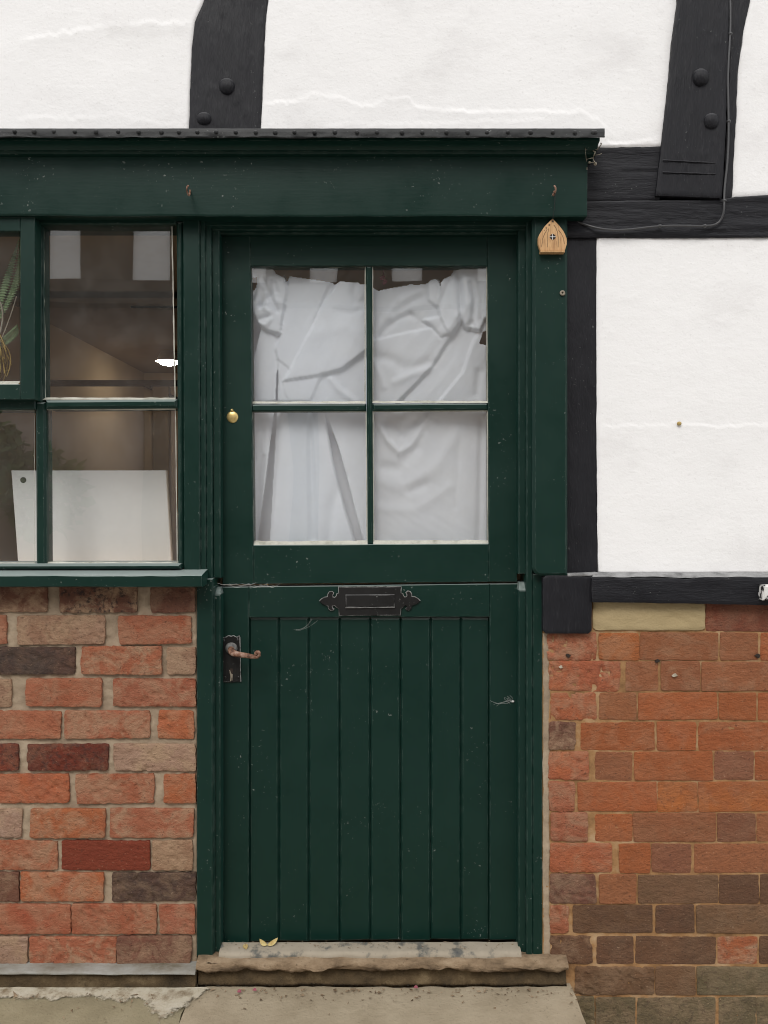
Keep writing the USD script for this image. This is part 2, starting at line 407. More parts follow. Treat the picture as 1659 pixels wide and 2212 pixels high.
M_BOARD = grainy('white_board', [(0.3, (0.70, 0.70, 0.69)), (0.7, (0.74, 0.74, 0.73))], scale=4, fine=90, bump=0.05, fine_dark=0.0, rough=0.5)
M_BROWNWALL = grainy('brown_brick_front', [(0.3, (0.10, 0.062, 0.045)), (0.7, (0.16, 0.10, 0.07))], scale=4, fine=40)
M_PINKWALL = grainy('pinkish_plaster_front', [(0.3, (0.30, 0.235, 0.20)), (0.7, (0.40, 0.33, 0.29))], scale=2, fine=30)
M_RUST = grainy('rusty_iron', [(0.35, (0.035, 0.028, 0.025)), (0.48, (0.16, 0.075, 0.045)), (0.62, (0.30, 0.19, 0.14)), (0.75, (0.30, 0.28, 0.26))], scale=85, fine=300, bump=0.6, rough=0.6)
M_STEEL = grainy('worn_grey_metal', [(0.3, (0.05, 0.05, 0.05)), (0.7, (0.20, 0.195, 0.185))], scale=90, fine=300, bump=0.6, rough=0.45)
M_STEEL2 = grainy('bright_worn_edge_glint', [(0.35, (0.05, 0.05, 0.05)), (0.5, (0.30, 0.30, 0.29)), (0.8, (0.45, 0.45, 0.44))], scale=70, fine=300, bump=0.3, rough=0.5)  # worn rim metal, bright enough to paint in the edge highlight
M_DRY = grainy('dry_stem', [(0.3, (0.20, 0.17, 0.13)), (0.7, (0.36, 0.32, 0.25))], scale=60, fine=300)
M_YLEAF = grainy('yellow_leaf', [(0.3, lin(150, 120, 64)), (0.6, lin(184, 168, 118)), (0.8, lin(196, 186, 150))], scale=70, fine=300, bump=0.2)
M_PINK = grainy('pink_petal', [(0.3, lin(104, 50, 58)), (0.7, lin(150, 88, 98))], scale=60, fine=300, bump=0.1)
M_CHIPPED = grainy('chipped_white_paint', [(0.45, (0.012, 0.012, 0.012)), (0.48, (0.03, 0.03, 0.03)), (0.50, (0.6, 0.59, 0.57)), (0.8, (0.72, 0.71, 0.69))], scale=52, fine=300, bump=0.6, rough=0.55, stretch=(1.4, 1, 0.6))
M_DARKHOLE = mat('charred_black', {'p': ('principled_bsdf', {'base_color': (0.018, 0.01, 0.006), 'roughness': 0.8})}, [])
M_WHITE = mat('white_enamel', {'p': ('principled_bsdf', {'base_color': (0.7, 0.7, 0.68), 'roughness': 0.5})}, [])
M_FERN = mat('fern_leaf', {'g': ('geometry', {}), 'n': ('noise_texture', {'scale': 40.0}), 'r': ('rgb_ramp', {'ramp': [(0.3, (0.16, 0.26, 0.12)), (0.7, (0.34, 0.46, 0.26))]}),
                           'd': ('diffuse_bsdf', {}), 't': ('translucent_bsdf', {}), 'm': ('mix_closure', {'fac': 0.35})},
             [('g.position', 'n.vector'), ('n.fac', 'r.fac'), ('r.color', 'd.color'), ('r.color', 't.color'), ('d.BSDF', 'm.closure1'), ('t.BSDF', 'm.closure2')], surface='m.closure')
M_ROOTS = grainy('golden_roots', [(0.3, (0.20, 0.13, 0.03)), (0.7, (0.38, 0.27, 0.08))], scale=50, fine=200)
M_GREENERY = grainy('hedge_green', [(0.3, (0.05, 0.09, 0.04)), (0.7, (0.12, 0.19, 0.08))], scale=12, fine=60)
M_LAMP = mat('lamp_glow', {'e': ('emission', {'color': (1.0, 0.93, 0.80), 'strength': 22.0})}, [], surface='e.emission')
M_BRASS = mat('aged_brass', {'g': ('geometry', {}), 'n': ('noise_texture', {'scale': 120.0, 'detail': 4.0}), 'r': ('rgb_ramp', {'ramp': [(0.3, (0.50, 0.36, 0.12)), (0.7, (0.72, 0.56, 0.25))]}),
                             'p': ('principled_bsdf', {'metallic': 0.75, 'roughness': 0.38})}, [('g.position', 'n.vector'), ('n.fac', 'r.fac'), ('r.color', 'p.base_color')])
M_GLASS = mat('old_window_glass', {
    'g': ('geometry', {}), 'n': ('noise_texture', {'scale': 3.0, 'detail': 1.0}), 'b': ('bump', {'strength': 0.12, 'distance': 0.01}),
    'fr': ('layer_weight', {'blend': 0.5}), 'p5': ('math', {'math_type': 'power', 'value2': 5.0}), 'k': ('math', {'math_type': 'multiply_add', 'value2': 0.80, 'value3': 0.15, 'use_clamp': True}),
    't': ('transparent_bsdf', {'color': (0.98, 0.985, 0.98)}), 's': ('glossy_bsdf', {'roughness': 0.0, 'color': (1, 1, 1)}),
    'nd': ('noise_texture', {'scale': 9.0, 'detail': 6.0, 'roughness': 0.75}), 'dd': ('map_range', {'from_min': 0.45, 'from_max': 0.85, 'to_min': 0.018, 'to_max': 0.06, 'clamp': True}),
    'df': ('diffuse_bsdf', {'color': (0.55, 0.53, 0.49)}), 'm1': ('mix_closure', {}), 'm2': ('mix_closure', {}),
}, [('g.position', 'n.vector'), ('n.fac', 'b.height'), ('b.normal', 's.normal'), ('fr.facing', 'p5.value1'), ('p5.value', 'k.value1'), ('k.value', 'm1.fac'), ('t.BSDF', 'm1.closure1'), ('s.BSDF', 'm1.closure2'),
    ('g.position', 'nd.vector'), ('nd.fac', 'dd.value'), ('dd.result', 'm2.fac'), ('m1.closure', 'm2.closure1'), ('df.BSDF', 'm2.closure2')], surface='m2.closure')
M_CLOTH = mat('white_curtain_cloth', {
    'g': ('geometry', {}), 'n': ('noise_texture', {'scale': 14.0, 'detail': 4.0}), 'r': ('rgb_ramp', {'ramp': [(0.3, (0.86, 0.90, 0.965)), (0.7, (0.89, 0.93, 0.985))]}),
    'nb': ('noise_texture', {'scale': 18.0, 'detail': 3.0}), 'b': ('bump', {'strength': 0.2, 'distance': 0.004}),
    'd': ('diffuse_bsdf', {}), 't': ('translucent_bsdf', {}), 'm': ('mix_closure', {'fac': 0.33}), 'tr': ('transparent_bsdf', {}), 'm2': ('mix_closure', {'fac': 0.06})},
    [('m.closure', 'm2.closure1'), ('tr.BSDF', 'm2.closure2'), ('g.position', 'n.vector'), ('n.fac', 'r.fac'), ('r.color', 'd.color'), ('r.color', 't.color'), ('g.position', 'nb.vector'), ('nb.fac', 'b.height'), ('b.normal', 'd.normal'), ('d.BSDF', 'm.closure1'), ('t.BSDF', 'm.closure2')], surface='m2.closure')
M_BRICK = mat('weathered_brick', {
    'g': ('geometry', {}), 't1': ('attribute', {'attribute': 'tone'}), 't2': ('attribute', {'attribute': 'tone_two'}), 'w': ('attribute', {'attribute': 'wear'}), 'ws': ('separate_color', {}),
    'n1': ('noise_texture', {'scale': 11.0, 'detail': 8.0, 'roughness': 0.72}), 'k1': ('map_range', {'from_min': 0.36, 'from_max': 0.64, 'to_min': 0.0, 'to_max': 1.0, 'clamp': True}),
    'm1': ('mix_color', {}),
    'n2': ('noise_texture', {'scale': 15.0, 'detail': 7.0, 'roughness': 0.7, 'distortion': 0.6}), 'k2': ('map_range', {'from_min': 0.44, 'from_max': 0.60, 'to_min': 0.0, 'to_max': 1.0, 'clamp': True}),
    's2': ('math', {'math_type': 'multiply'}), 'm2': ('mix_color', {'b': lin(158, 132, 106)}),
    'n3': ('noise_texture', {'scale': 75.0, 'detail': 5.0, 'roughness': 0.7}), 'k3': ('map_range', {'from_min': 0.50, 'from_max': 0.62, 'to_min': 0.0, 'to_max': 1.0, 'clamp': True}),
    's3': ('math', {'math_type': 'multiply'}), 'm3': ('mix_color', {'b': (0.035, 0.026, 0.024)}),
    'n4': ('noise_texture', {'scale': 150.0, 'detail': 4.0, 'roughness': 0.65}), 'k4': ('map_range', {'from_min': 0.62, 'from_max': 0.69, 'to_min': 0.0, 'to_max': 0.7, 'clamp': True}),
    'm4': ('mix_color', {'b': (0.07, 0.03, 0.02)}),
    'n6': ('noise_texture', {'scale': 190.0, 'detail': 2.0}), 'k6': ('map_range', {'from_min': 0.66, 'from_max': 0.76, 'to_min': 0.0, 'to_max': 0.22, 'clamp': True}), 'm6': ('mix_color', {'b': lin(205, 175, 145)}),
    'mp': ('mapping', {'scale': (48, 60, 75)}), 'n5': ('noise_texture', {'scale': 1.0, 'detail': 7.0, 'roughness': 0.72}),
    'ad': ('math', {'math_type': 'multiply_add', 'value2': 0.3}), 'b': ('bump', {'strength': 1.0, 'distance': 0.007}),
    'p': ('principled_bsdf', {'roughness': 0.88, 'specular_ior_level': 0.25}),
}, [('g.position', 'n1.vector'), ('n1.fac', 'k1.value'), ('t1.color', 'm1.a'), ('t2.color', 'm1.b'), ('k1.result', 'm1.fac'), ('w.color', 'ws.color'),
    ('g.position', 'n2.vector'), ('n2.fac', 'k2.value'), ('k2.result', 's2.value1'), ('ws.r', 's2.value2'), ('m1.result', 'm2.a'), ('s2.value', 'm2.fac'),
    ('g.position', 'n3.vector'), ('n3.fac', 'k3.value'), ('k3.result', 's3.value1'), ('ws.g', 's3.value2'), ('m2.result', 'm3.a'), ('s3.value', 'm3.fac'),
    ('g.position', 'n4.vector'), ('n4.fac', 'k4.value'), ('m3.result', 'm4.a'), ('k4.result', 'm4.fac'), ('g.position', 'n6.vector'), ('n6.fac', 'k6.value'), ('m4.result', 'm6.a'), ('k6.result', 'm6.fac'), ('m6.result', 'p.base_color'),
    ('g.position', 'mp.vector'), ('mp.vector', 'n5.vector'), ('n4.fac', 'ad.value1'), ('n5.fac', 'ad.value3'), ('ad.value', 'b.height'), ('b.normal', 'p.normal')])
M_PLAQUE = mat('birch_plywood', {
    'g': ('geometry', {}), 'mp': ('mapping', {'scale': (260, 100, 26)}), 'n': ('noise_texture', {'scale': 1.0, 'detail': 5.0, 'distortion': 0.8}),
    'r': ('rgb_ramp', {'ramp': [(0.28, lin(140, 100, 62)), (0.5, lin(186, 146, 100)), (0.75, lin(200, 162, 116))]}), 'p': ('principled_bsdf', {'roughness': 0.6})},
    [('g.position', 'mp.vector'), ('mp.vector', 'n.vector'), ('n.fac', 'r.fac'), ('r.color', 'p.base_color')])
M_CABLE = mat('black_cable', {'p': ('principled_bsdf', {'base_color': (0.045, 0.045, 0.047), 'roughness': 0.4})}, [])
M_WEB = mat('spider_silk', {'p': ('principled_bsdf', {'base_color': (0.55, 0.55, 0.53), 'roughness': 0.6})}, [])

M_FILLET2 = mat('patchy_mortar', {
    'g': ('geometry', {}), 'a': ('attribute', {'attribute': 'spread'}), 's': ('separate_color', {}), 'n': ('noise_texture', {'scale': 45.0, 'detail': 8.0, 'roughness': 0.75}),
    'ad': ('math', {'math_type': 'subtract'}), 'k': ('map_range', {'from_min': -0.06, 'from_max': 0.05, 'to_min': 0.0, 'to_max': 1.0, 'clamp': True}),
    'n2': ('noise_texture', {'scale': 24.0, 'detail': 7.0, 'roughness': 0.7}), 'r': ('rgb_ramp', {'ramp': [(0.34, lin(124, 108, 84, .9)), (0.5, lin(196, 186, 164, .72)), (0.75, lin(214, 206, 188, .72))]}),
    'b': ('bump', {'strength': 0.9, 'distance': 0.005}), 'p': ('principled_bsdf', {'roughness': 0.95}), 't': ('transparent_bsdf', {}), 'm': ('mix_closure', {})},
    [('g.position', 'n.vector'), ('g.position', 'n2.vector'), ('a.color', 's.color'), ('n.fac', 'ad.value1'), ('s.r', 'ad.value2'), ('ad.value', 'k.value'), ('k.result', 'm.fac'), ('n2.fac', 'r.fac'), ('r.color', 'p.base_color'),
     ('n.fac', 'b.height'), ('b.normal', 'p.normal'), ('t.BSDF', 'm.closure1'), ('p.BSDF', 'm.closure2')], surface='m.closure')
# ------------------------------------------------------------------ ground, paving
X0, X1 = float(at(-420, 1000, 0)[0]), float(at(2060, 1000, 0)[0])      # how far the wall goes on to either side
gm = []
N = 40
gx = np.linspace(-30, 30, N); gy = np.linspace(-30, 30, N)
GX, GY = np.meshgrid(gx, gy, indexing='ij')
gi = np.arange(N * N).reshape(N, N)
gq = np.stack([gi[:-1, :-1], gi[1:, :-1], gi[1:, 1:], gi[:-1, 1:]], -1).reshape(-1, 4)
obj('ground', (np.c_[GX.ravel(), GY.ravel(), np.full(N * N, -0.16)], gq), M_GROUND, kind='structure')


def slab_mesh(x0, x1, y0, y1, z, right_skew=0.0, seed=0):
    n = 26
    xs = np.linspace(0, 1, n); ys = np.linspace(0, 1, 12)
    U, V = np.meshgrid(xs, ys, indexing='ij')
    X = x0 + (x1 - x0) * U; Y = y0 + (y1 - y0) * V
    e = np.minimum(np.minimum(U, 1 - U) * (x1 - x0), np.minimum(V, 1 - V) * (y1 - y0))
    Z = z + (meshkit.fbm(np.stack([X * 7, Y * 7, U * 0], -1), 3, seed) - .5) * 0.006 - 0.006 * np.exp(-e / 0.008)
    X += (meshkit.fbm(np.stack([X * 0, Y * 22, U * 0], -1), 3, seed + 3) - .5) * 0.014 * (U == 1)
    idx = np.arange(X.size).reshape(X.shape)
    q = np.stack([idx[:-1, :-1], idx[1:, :-1], idx[1:, 1:], idx[:-1, 1:]], -1).reshape(-1, 4)
    v = np.c_[X.ravel(), Y.ravel(), Z.ravel()]
    rim = np.concatenate([idx[:, 0], idx[-1, 1:], idx[-2::-1, -1], idx[0, -2:0:-1]])
    r0 = v[rim]; r1 = r0.copy(); r1[:, 2] = -0.17
    k = len(rim); i = np.arange(k); j = (i + 1) % k
    s = np.vstack([np.stack([i, k + i, j], 1), np.stack([j, k + i, k + j], 1)])
    f = np.vstack([q[:, [0, 1, 2]], q[:, [0, 2, 3]]])
    return cat_mesh([(v, f), (np.vstack([r0, r1]), s)])


x_joint = float(at(410, 2160, -0.05)[0]); x_right = float(at(1236, 2140, -0.018)[0])
pave = thing('pavement', kind='structure')
obj('slab', slab_mesh(X0, x_joint - 0.0008, -0.62, -0.004, 0.0, seed=2), M_SLAB, pave, smooth=30, label='greenish grey concrete slab under the window wall')
obj('slab', slab_mesh(x_joint, x_right, -0.62, -0.004, 0.001, seed=4), M_SLAB2, pave, smooth=30, label='beige concrete doorstep slab with broken right corner')
# white mortar run along the foot of the plinth and spilling over the joint
nf = 420
xs = np.linspace(X0, x_joint + 0.055, nf)
wd = 0.024 + 0.010 * (meshkit.fbm(np.stack([xs * 110, xs * 0, xs * 0], -1), 4, 8) - .5) + 0.024 * meshkit.fbm(np.stack([xs * 16, xs * 0, xs * 0], -1), 6, 7)
spill = np.exp(-((xs - float(at(360, 2170, -0.08)[0])) / 0.045) ** 2) * 0.085
wd = wd * 1.25 + spill * (0.7 + 0.8 * meshkit.fbm(np.stack([xs * 40, xs * 0, xs * 0], -1), 3, 9))
m = 9
vv = np.linspace(0, 1, m)
XX = np.repeat(xs[:, None], m, 1); YY = -0.035 - wd[:, None] * vv[None, :] ** .9
hh = 0.0025 * (1 - vv[None, :]) ** 1.6 + 0.002 * (1 - vv[None, :] ** 3)
ZZ = 0.0012 + hh * (0.75 + 0.7 * meshkit.fbm(np.stack([XX * 30, YY * 45, XX * 0], -1), 3, 11))
ZZ[:, -1] = 0.0006
idx = np.arange(nf * m).reshape(nf, m)
q = np.stack([idx[:-1, :-1], idx[:-1, 1:], idx[1:, 1:], idx[1:, :-1]], -1).reshape(-1, 4)
obj('mortar_fillet', (np.c_[XX.ravel(), YY.ravel(), ZZ.ravel()], q), M_FILLET2, pave, smooth=True, prim_vars={'spread': np.repeat((.22 + .48 * np.broadcast_to(vv[None, :], XX.shape) ** 1.6 + .4 * np.clip((XX - x_joint - .02) / .03, 0, 1)).reshape(-1, 1), 3, 1)}, label='ragged white mortar spilled along the plinth foot')

# ------------------------------------------------------------------ brick walls
BRK = {
    'buff': (lin(155, 125, 102), lin(135, 100, 79)), 'pale': (lin(162, 135, 115), lin(145, 113, 93)), 'red': (lin(146, 80, 56), lin(152, 98, 74)),
    'pink': (lin(160, 100, 74), lin(144, 84, 60)), 'orange': (lin(164, 94, 60), lin(154, 90, 64)), 'dark': (lin(66, 54, 50), lin(88, 64, 54)),
    'strong': (lin(112, 52, 36), lin(92, 46, 36)), 'clean': (lin(124, 58, 40), lin(116, 54, 38)), 'brown': (lin(116, 76, 60), lin(99, 68, 56)),
    'rred': (lin(158, 90, 54), lin(146, 84, 52)), 'rorange': (lin(164, 98, 54), lin(146, 88, 54)), 'rbrown': (lin(146, 93, 63), lin(134, 85, 58)),
    'rpurple': (lin(132, 86, 63), lin(122, 80, 60)), 'rdark': (lin(106, 76, 55), lin(94, 69, 52)), 'rgrey': (lin(116, 86, 62), lin(104, 79, 58)),
    'mossy': (lin(112, 100, 76), lin(94, 82, 60)), 'topred': (lin(126, 74, 54), lin(110, 66, 50)),
}
KB = 0.93


def brick(wall, x0, y0, x1, y1, tone, smear=0.35, soot=0.0, yf=-0.001, wob=0.0030, rnd=1.5, seed=0, skirt=0.03, bev=0.0013, rough=0.0017):
    g = np.random.default_rng(1000 + seed)
    j = lambda: g.uniform(-1.4, 1.4)
    A = [(x0 + j(), y0 + j()), (x1 + j(), y0 + j())]; B = [(x0 + j(), y1 + j()), (x1 + j(), y1 + j())]
    n = max(10, int((x1 - x0) / 4.5)); mm = 14
    tilt = g.uniform(-0.005, 0.005, 2)
    cx, cz = at((x0 + x1) / 2, (y0 + y1) / 2, yf)[[0, 2]]

    def d(X, Z):
        p = np.stack([X * 45, Z * 70, np.full_like(X, seed * 1.7)], -1)
        h = (meshkit.fbm(p, 4, seed) - 0.5) * (0.0010 + rough * 0.55) + (X - cx) * tilt[0] + (Z - cz) * tilt[1]
        pit = meshkit.noise(np.stack([X * 95, Z * 95, np.full_like(X, seed * 2.3)], -1), seed + 3)
        h -= (rough * 2.0 if rough > .0014 else .0006) * np.clip((pit - 0.74) / 0.1, 0, 1)
        h += (meshkit.fbm(np.stack([X * 130, Z * 190, np.full_like(X, seed * 1.3)], -1), 2, seed + 6) - 0.5) * rough
        return h
    me = patch(A, B, n, mm, yf + g.uniform(-0.0018, 0.0018), skirt, d, wobble=wob, wob_scale=120, bevel=bev, round_px=rnd, seed=seed)
    t1, t2 = BRK[tone]
    v = g.uniform(0.93, 1.07)
    t1, t2 = [tuple(c * KB * v * g.uniform(0.97, 1.03) for c in t) for t in (t1, t2)]
    obj('brick', me, M_BRICK, wall, smooth=True, prim_vars={'tone': t1, 'tone_two': t2, 'wear': (smear, soot, 0)})


wall_l = thing('brick_wall', 'weathered wall of red, buff and black bricks in wide buff mortar under the window sill', 'brick wall')
cl = lambda z: z / 3.333
left_rows = [
    (1262, 1322, [(-420, -150, 'red', .4, 0), (-135, 100, 'brown', .7, 0), (129, 294, 'brown', .8, .9), (327, 420, 'brown', .3, .2)]),
    (1331, 1391, [(-320, -100, 'buff', .6, 0), (-85, 12, 'red', .4, 0), (39, 224, 'buff', .7, .2), (257, 411, 'red', .35, .1)]),
    (1399, 1456, [(-420, -215, 'red', .4, 0), (-198, 159, 'dark', .12, .5), (177, 347, 'pink', .75, .15), (362, 420, 'buff', .8, .1)]),
    (1468, 1526, [(-390, -190, 'pink', .4, 0), (-172, 21, 'buff', .8, .1), (57, 217, 'pink', .35, 0), (246, 420, 'red', .5, 0)]),
    (1537, 1595, [(-420, -110, 'dark', .3, .3), (-92, 129, 'pink', .35, 0), (141, 322, 'pink', .55, 0), (343, 417, 'orange', .35, .05)]),
    (1609, 1665, [(-360, -165, 'red', .4, 0), (-148, 36, 'strong', .15, .6), (60, 231, 'strong', .2, .45), (247, 420, 'pale', .8, 0)]),
    (1675, 1735, [(-420, -80, 'buff', .5, 0), (-62, 147, 'orange', .2, 0), (165, 330, 'red', .5, 0), (354, 420, 'orange', .45, 0)]),
    (1749, 1810, [(-330, -150, 'red', .4, 0), (-132, 44, 'pale', .7, 0), (66, 225, 'orange', .5, .05), (238, 416, 'pink', .6, 0)]),
    (1818, 1880, [(-420, -75, 'brown', .5, 0), (-58, 123, 'red', .55, 0), (135, 321, 'clean', .0, .0), (331, 414, 'buff', .5, 0)]),
    (1887, 1946, [(-350, -165, 'pink', .4, 0), (-148, 38, 'brown', .4, 0), (45, 221, 'orange', .5, 0), (243, 419, 'dark', .25, .3)]),
    (1956, 2017, [(-420, -70, 'red', .5, 0), (-52, 150, 'red', .3, 0), (157, 336, 'red', .4, 0), (346, 419, 'red', .35, 0)]),
    (2026, 2084, [(-340, -150, 'pale', .6, 0), (-134, 57, 'pale', .7, 0), (64, 250, 'pink', .7, 0), (253, 411, 'brown', .5, .1)]),
]
s = 0
for y0, y1, row in left_rows:
    for x0, x1, tone, sm, so in row:
        s += 1
        brick(wall_l, x0 - 1.8, y0 - 1.5, x1 + 1.8, y1 + 1, tone, sm, so, seed=s, yf=-0.003)


def mortar_disp(seed, amp=0.004):
    return lambda X, Z: (meshkit.fbm(np.stack([X * 60, Z * 80, np.full_like(X, seed)], -1), 4, seed) - .5) * amp * 2


obj('mortar', patch([(-430, 1255), (424.5, 1255)], [(-430, 2100), (424.5, 2100)], 200, 190, 0.0048, 0.05, mortar_disp(3, 0.0035), bevel=0.002), M_MORTAR, wall_l, smooth=True)

wall_r = thing('brick_wall', 'brick wall with tight tan joints right of the door, mossy at its foot', 'brick wall')
cr = lambda z: 1128 + z / 3.125
right_rows = [   # (top, bottom, [(z0, z1, tone, smear, soot)])
    (1301, 1362, [(1245, 1700, 'topred', .15, .15), (1715, 1990, 'rbrown', .2, .1), (2005, 2300, 'rred', .2, .1), (2320, 2880, 'topred', .2, .1)]),
    (1368, 1425, [(165, 500, 'pink', .55, 0), (525, 785, 'rorange', .3, 0), (800, 1320, 'rbrown', .25, 0), (1340, 1590, 'rbrown', .15, 0), (1615, 2120, 'rred', .2, 0), (2135, 2400, 'rbrown', .2, 0), (2415, 2880, 'rred', .2, 0)]),
    (1430, 1492, [(178, 660, 'orange', .35, .15), (705, 915, 'rbrown', .3, 0), (940, 1195, 'rbrown', .3, 0), (1215, 1725, 'rbrown', .25, .05), (1740, 2000, 'rred', .2, 0), (2015, 2530, 'rbrown', .2, 0), (2545, 2880, 'rred', .2, 0)]),
    (1497, 1554, [(190, 500, 'orange', .45, .05), (525, 768, 'rbrown', .15, .1), (785, 1315, 'rred', .15, 0), (1335, 1580, 'rred', .1, 0), (1600, 2110, 'rred', .1, 0), (2125, 2390, 'rbrown', .1, 0), (2405, 2880, 'rred', .1, 0)]),
    (1561, 1620, [(180, 360, 'brown', .6, .1), (400, 890, 'rred', .2, 0), (915, 1170, 'rred', .15, 0), (1190, 1710, 'rred', .2, 0), (1725, 1990, 'rbrown', .2, 0), (2005, 2520, 'rred', .2, 0), (2540, 2880, 'rbrown', .2, 0)]),
    (1625, 1685, [(175, 450, 'orange', .4, .1), (495, 742, 'rbrown', .1, .1), (763, 1285, 'rred', .15, .05), (1300, 1560, 'rpurple', .1, 0), (1575, 2090, 'rred', .1, 0), (2105, 2370, 'rbrown', .1, 0), (2385, 2880, 'rred', .1, 0)]),
    (1691, 1752, [(180, 355, 'red', .45, .1), (380, 905, 'rred', .15, .05), (920, 1180, 'rorange', .15, .2), (1195, 1710, 'rorange', .15, 0), (1725, 1990, 'rred', .1, 0), (2010, 2530, 'rred', .1, 0), (2545, 2880, 'rbrown', .1, 0)]),
    (1758, 1817, [(195, 445, 'pink', .45, 0), (495, 742, 'rred', .1, .1), (753, 1305, 'rbrown', .1, .05), (1320, 1570, 'rpurple', .1, .05), (1590, 2100, 'rbrown', .1, 0), (2120, 2390, 'rbrown', .1, 0), (2405, 2880, 'rpurple', .1, 0)]),
    (1824, 1885, [(190, 605, 'orange', .4, .05), (660, 865, 'rred', .05, .1), (880, 1140, 'rpurple', .05, .1), (1165, 1690, 'rbrown', .05, .15), (1705, 1970, 'rbrown', .1, 0), (1985, 2500, 'rpurple', .1, 0), (2520, 2880, 'rbrown', .1, 0)]),
    (1891, 1951, [(190, 500, 'brown', .4, .2), (525, 768, 'rbrown', .05, .15), (785, 1320, 'rgrey', .05, .1), (1335, 1590, 'rdark', .05, .1), (1610, 2120, 'rdark', .05, .1), (2140, 2400, 'rgrey', .05, .1), (2420, 2880, 'rdark', .05, .1)]),
    (1957, 2015, [(185, 310, 'pink', .6, 0), (345, 880, 'rdark', .1, .15), (910, 1160, 'rdark', .05, .15), (1180, 1690, 'rgrey', .1, .1), (1710, 1980, 'rdark', .1, .1), (2000, 2510, 'rdark', .1, .1), (2530, 2880, 'rgrey', .1, .1)]),
    (2024, 2082, [(190, 475, 'rdark', .25, .2), (510, 750, 'rdark', .1, .2), (770, 1305, 'rdark', .1, .1), (1325, 1585, 'orange', .7, .2), (1605, 2110, 'rdark', .1, .1), (2130, 2400, 'rgrey', .1, .1), (2420, 2880, 'rdark', .1, .1)]),
    (2091, 2149, [(360, 890, 'rgrey', .2, .1), (905, 1165, 'rgrey', .15, .1), (1190, 1710, 'mossy', .2, .2), (1730, 2000, 'rgrey', .2, .2), (2020, 2540, 'mossy', .2, .2), (2560, 2880, 'rgrey', .2, .2)]),
    (2156, 2214, [(330, 490, 'mossy', .3, .35), (505, 760, 'mossy', .35, .35), (780, 1300, 'mossy', .3, .3), (1330, 1575, 'mossy', .3, .3), (1590, 2100, 'mossy', .3, .3), (2120, 2390, 'mossy', .3, .3), (2410, 2880, 'mossy', .3, .3)]),
    (2222, 2280, [(330, 620, 'mossy', .3, .4), (640, 900, 'mossy', .3, .4), (920, 1440, 'mossy', .3, .4), (1460, 1720, 'mossy', .3, .4), (1740, 2260, 'mossy', .3, .4), (2280, 2880, 'mossy', .3, .4)]),
]
for y0, y1, row in right_rows:
    for i, (z0, z1, tone, sm, so) in enumerate(row):
        s += 1
        first = i == 0 and z0 < 400
        brick(wall_r, cr(z0) - (0 if first else 1.6), y0 - 1.1, cr(z1) + (.5 if first else 1.6), y1 + 1.3, tone, sm, so, seed=s, yf=-0.002 if first else 0.0, wob=0.0030 if first else 0.0017, rnd=2.5 if first else 1.5, bev=0.0018 if first else 0.0010, rough=0.0019 if first else 0.0012)
cream = patch([(1281, 1296), (1524, 1303)], [(1281, 1361.5), (1524, 1362)], 34, 12, -0.003, 0.03, lambda X, Z: (meshkit.fbm(np.stack([X * 40, Z * 75, X * 0], -1), 4, 5) - .5) * 0.006, wobble=0.0012, wob_scale=60, bevel=0.002, round_px=4, seed=77)
obj('brick', cream, M_CREAM, wall_r, smooth=True, label='cream painted brick under the black rail')
obj('mortar', patch([(1171, 1290), (2065, 1290)], [(1171, 2300), (2065, 2300)], 210, 240, 0.0026, 0.05, mortar_disp(8, 0.0008), bevel=0.002), M_MORTAR_R, wall_r, smooth=True)
obj('mortar_strip', patch([(1173.5, 1368), (1173.5, 2068)], [(1186, 1368), (1188, 2068)], 120, 6, 0.0005, 0.012, mortar_disp(12, 0.003), wobble=0.003, wob_scale=30, bevel=0.002, seed=4), M_MORTAR, wall_r, smooth=True)

for px_, py_, r_, m_ in ((1421, 1428, 4.2, 'd'), (1638, 1417, 4.6, 'd'), (1458, 1459, 4.5, 'w'), (1228, 1417, 4.0, 'd'), (1212, 1441, 3.2, 'w')):
    c_ = [(px_ + r_ * (1.15 + .35 * math.sin(3 * t + px_)) * math.cos(t), py_ + r_ * .8 * (1 + .3 * math.cos(2 * t + py_)) * math.sin(t)) for t in np.linspace(0, 2 * math.pi, 14, endpoint=False)]
    obj('drill_hole' if m_ == 'd' else 'filler_spot', pxprism(c_, -.0048, .004, .0004), M_DARKHOLE if m_ == 'd' else M_FILLET, wall_r)

# ------------------------------------------------------------------ timber framed wall: black timbers, white panels
tf = thing('timber_framed_wall', 'white plastered wall between black timbers above and right of the green door', 'wall')


def grain(seed, vertical=True, amp=0.004, deep=0.004):
    def d(X, Z):
        a, b = (X, Z) if vertical else (Z, X)
        flake = meshkit.noise(np.stack([a * 75, b * 38, np.full_like(X, seed + .2)], -1), seed + 21)
        p = np.stack([a * 60, b * 5, np.full_like(X, seed)], -1)
        h = (meshkit.fbm(p, 4, seed) - 0.5) * amp * 1.0
        c = meshkit.noise(np.stack([a * 110, b * 3.2, np.full_like(X, seed + .5)], -1), seed + 2)
        h -= deep * np.clip((c - 0.80) / 0.15, 0, 1)
        h += amp * .16 * np.clip((flake - .66) / .06, 0, 1)
        h += (meshkit.fbm(np.stack([a * 9, b * 3, np.full_like(X, seed)], -1), 2, seed + 9) - .5) * amp
        return h
    return d


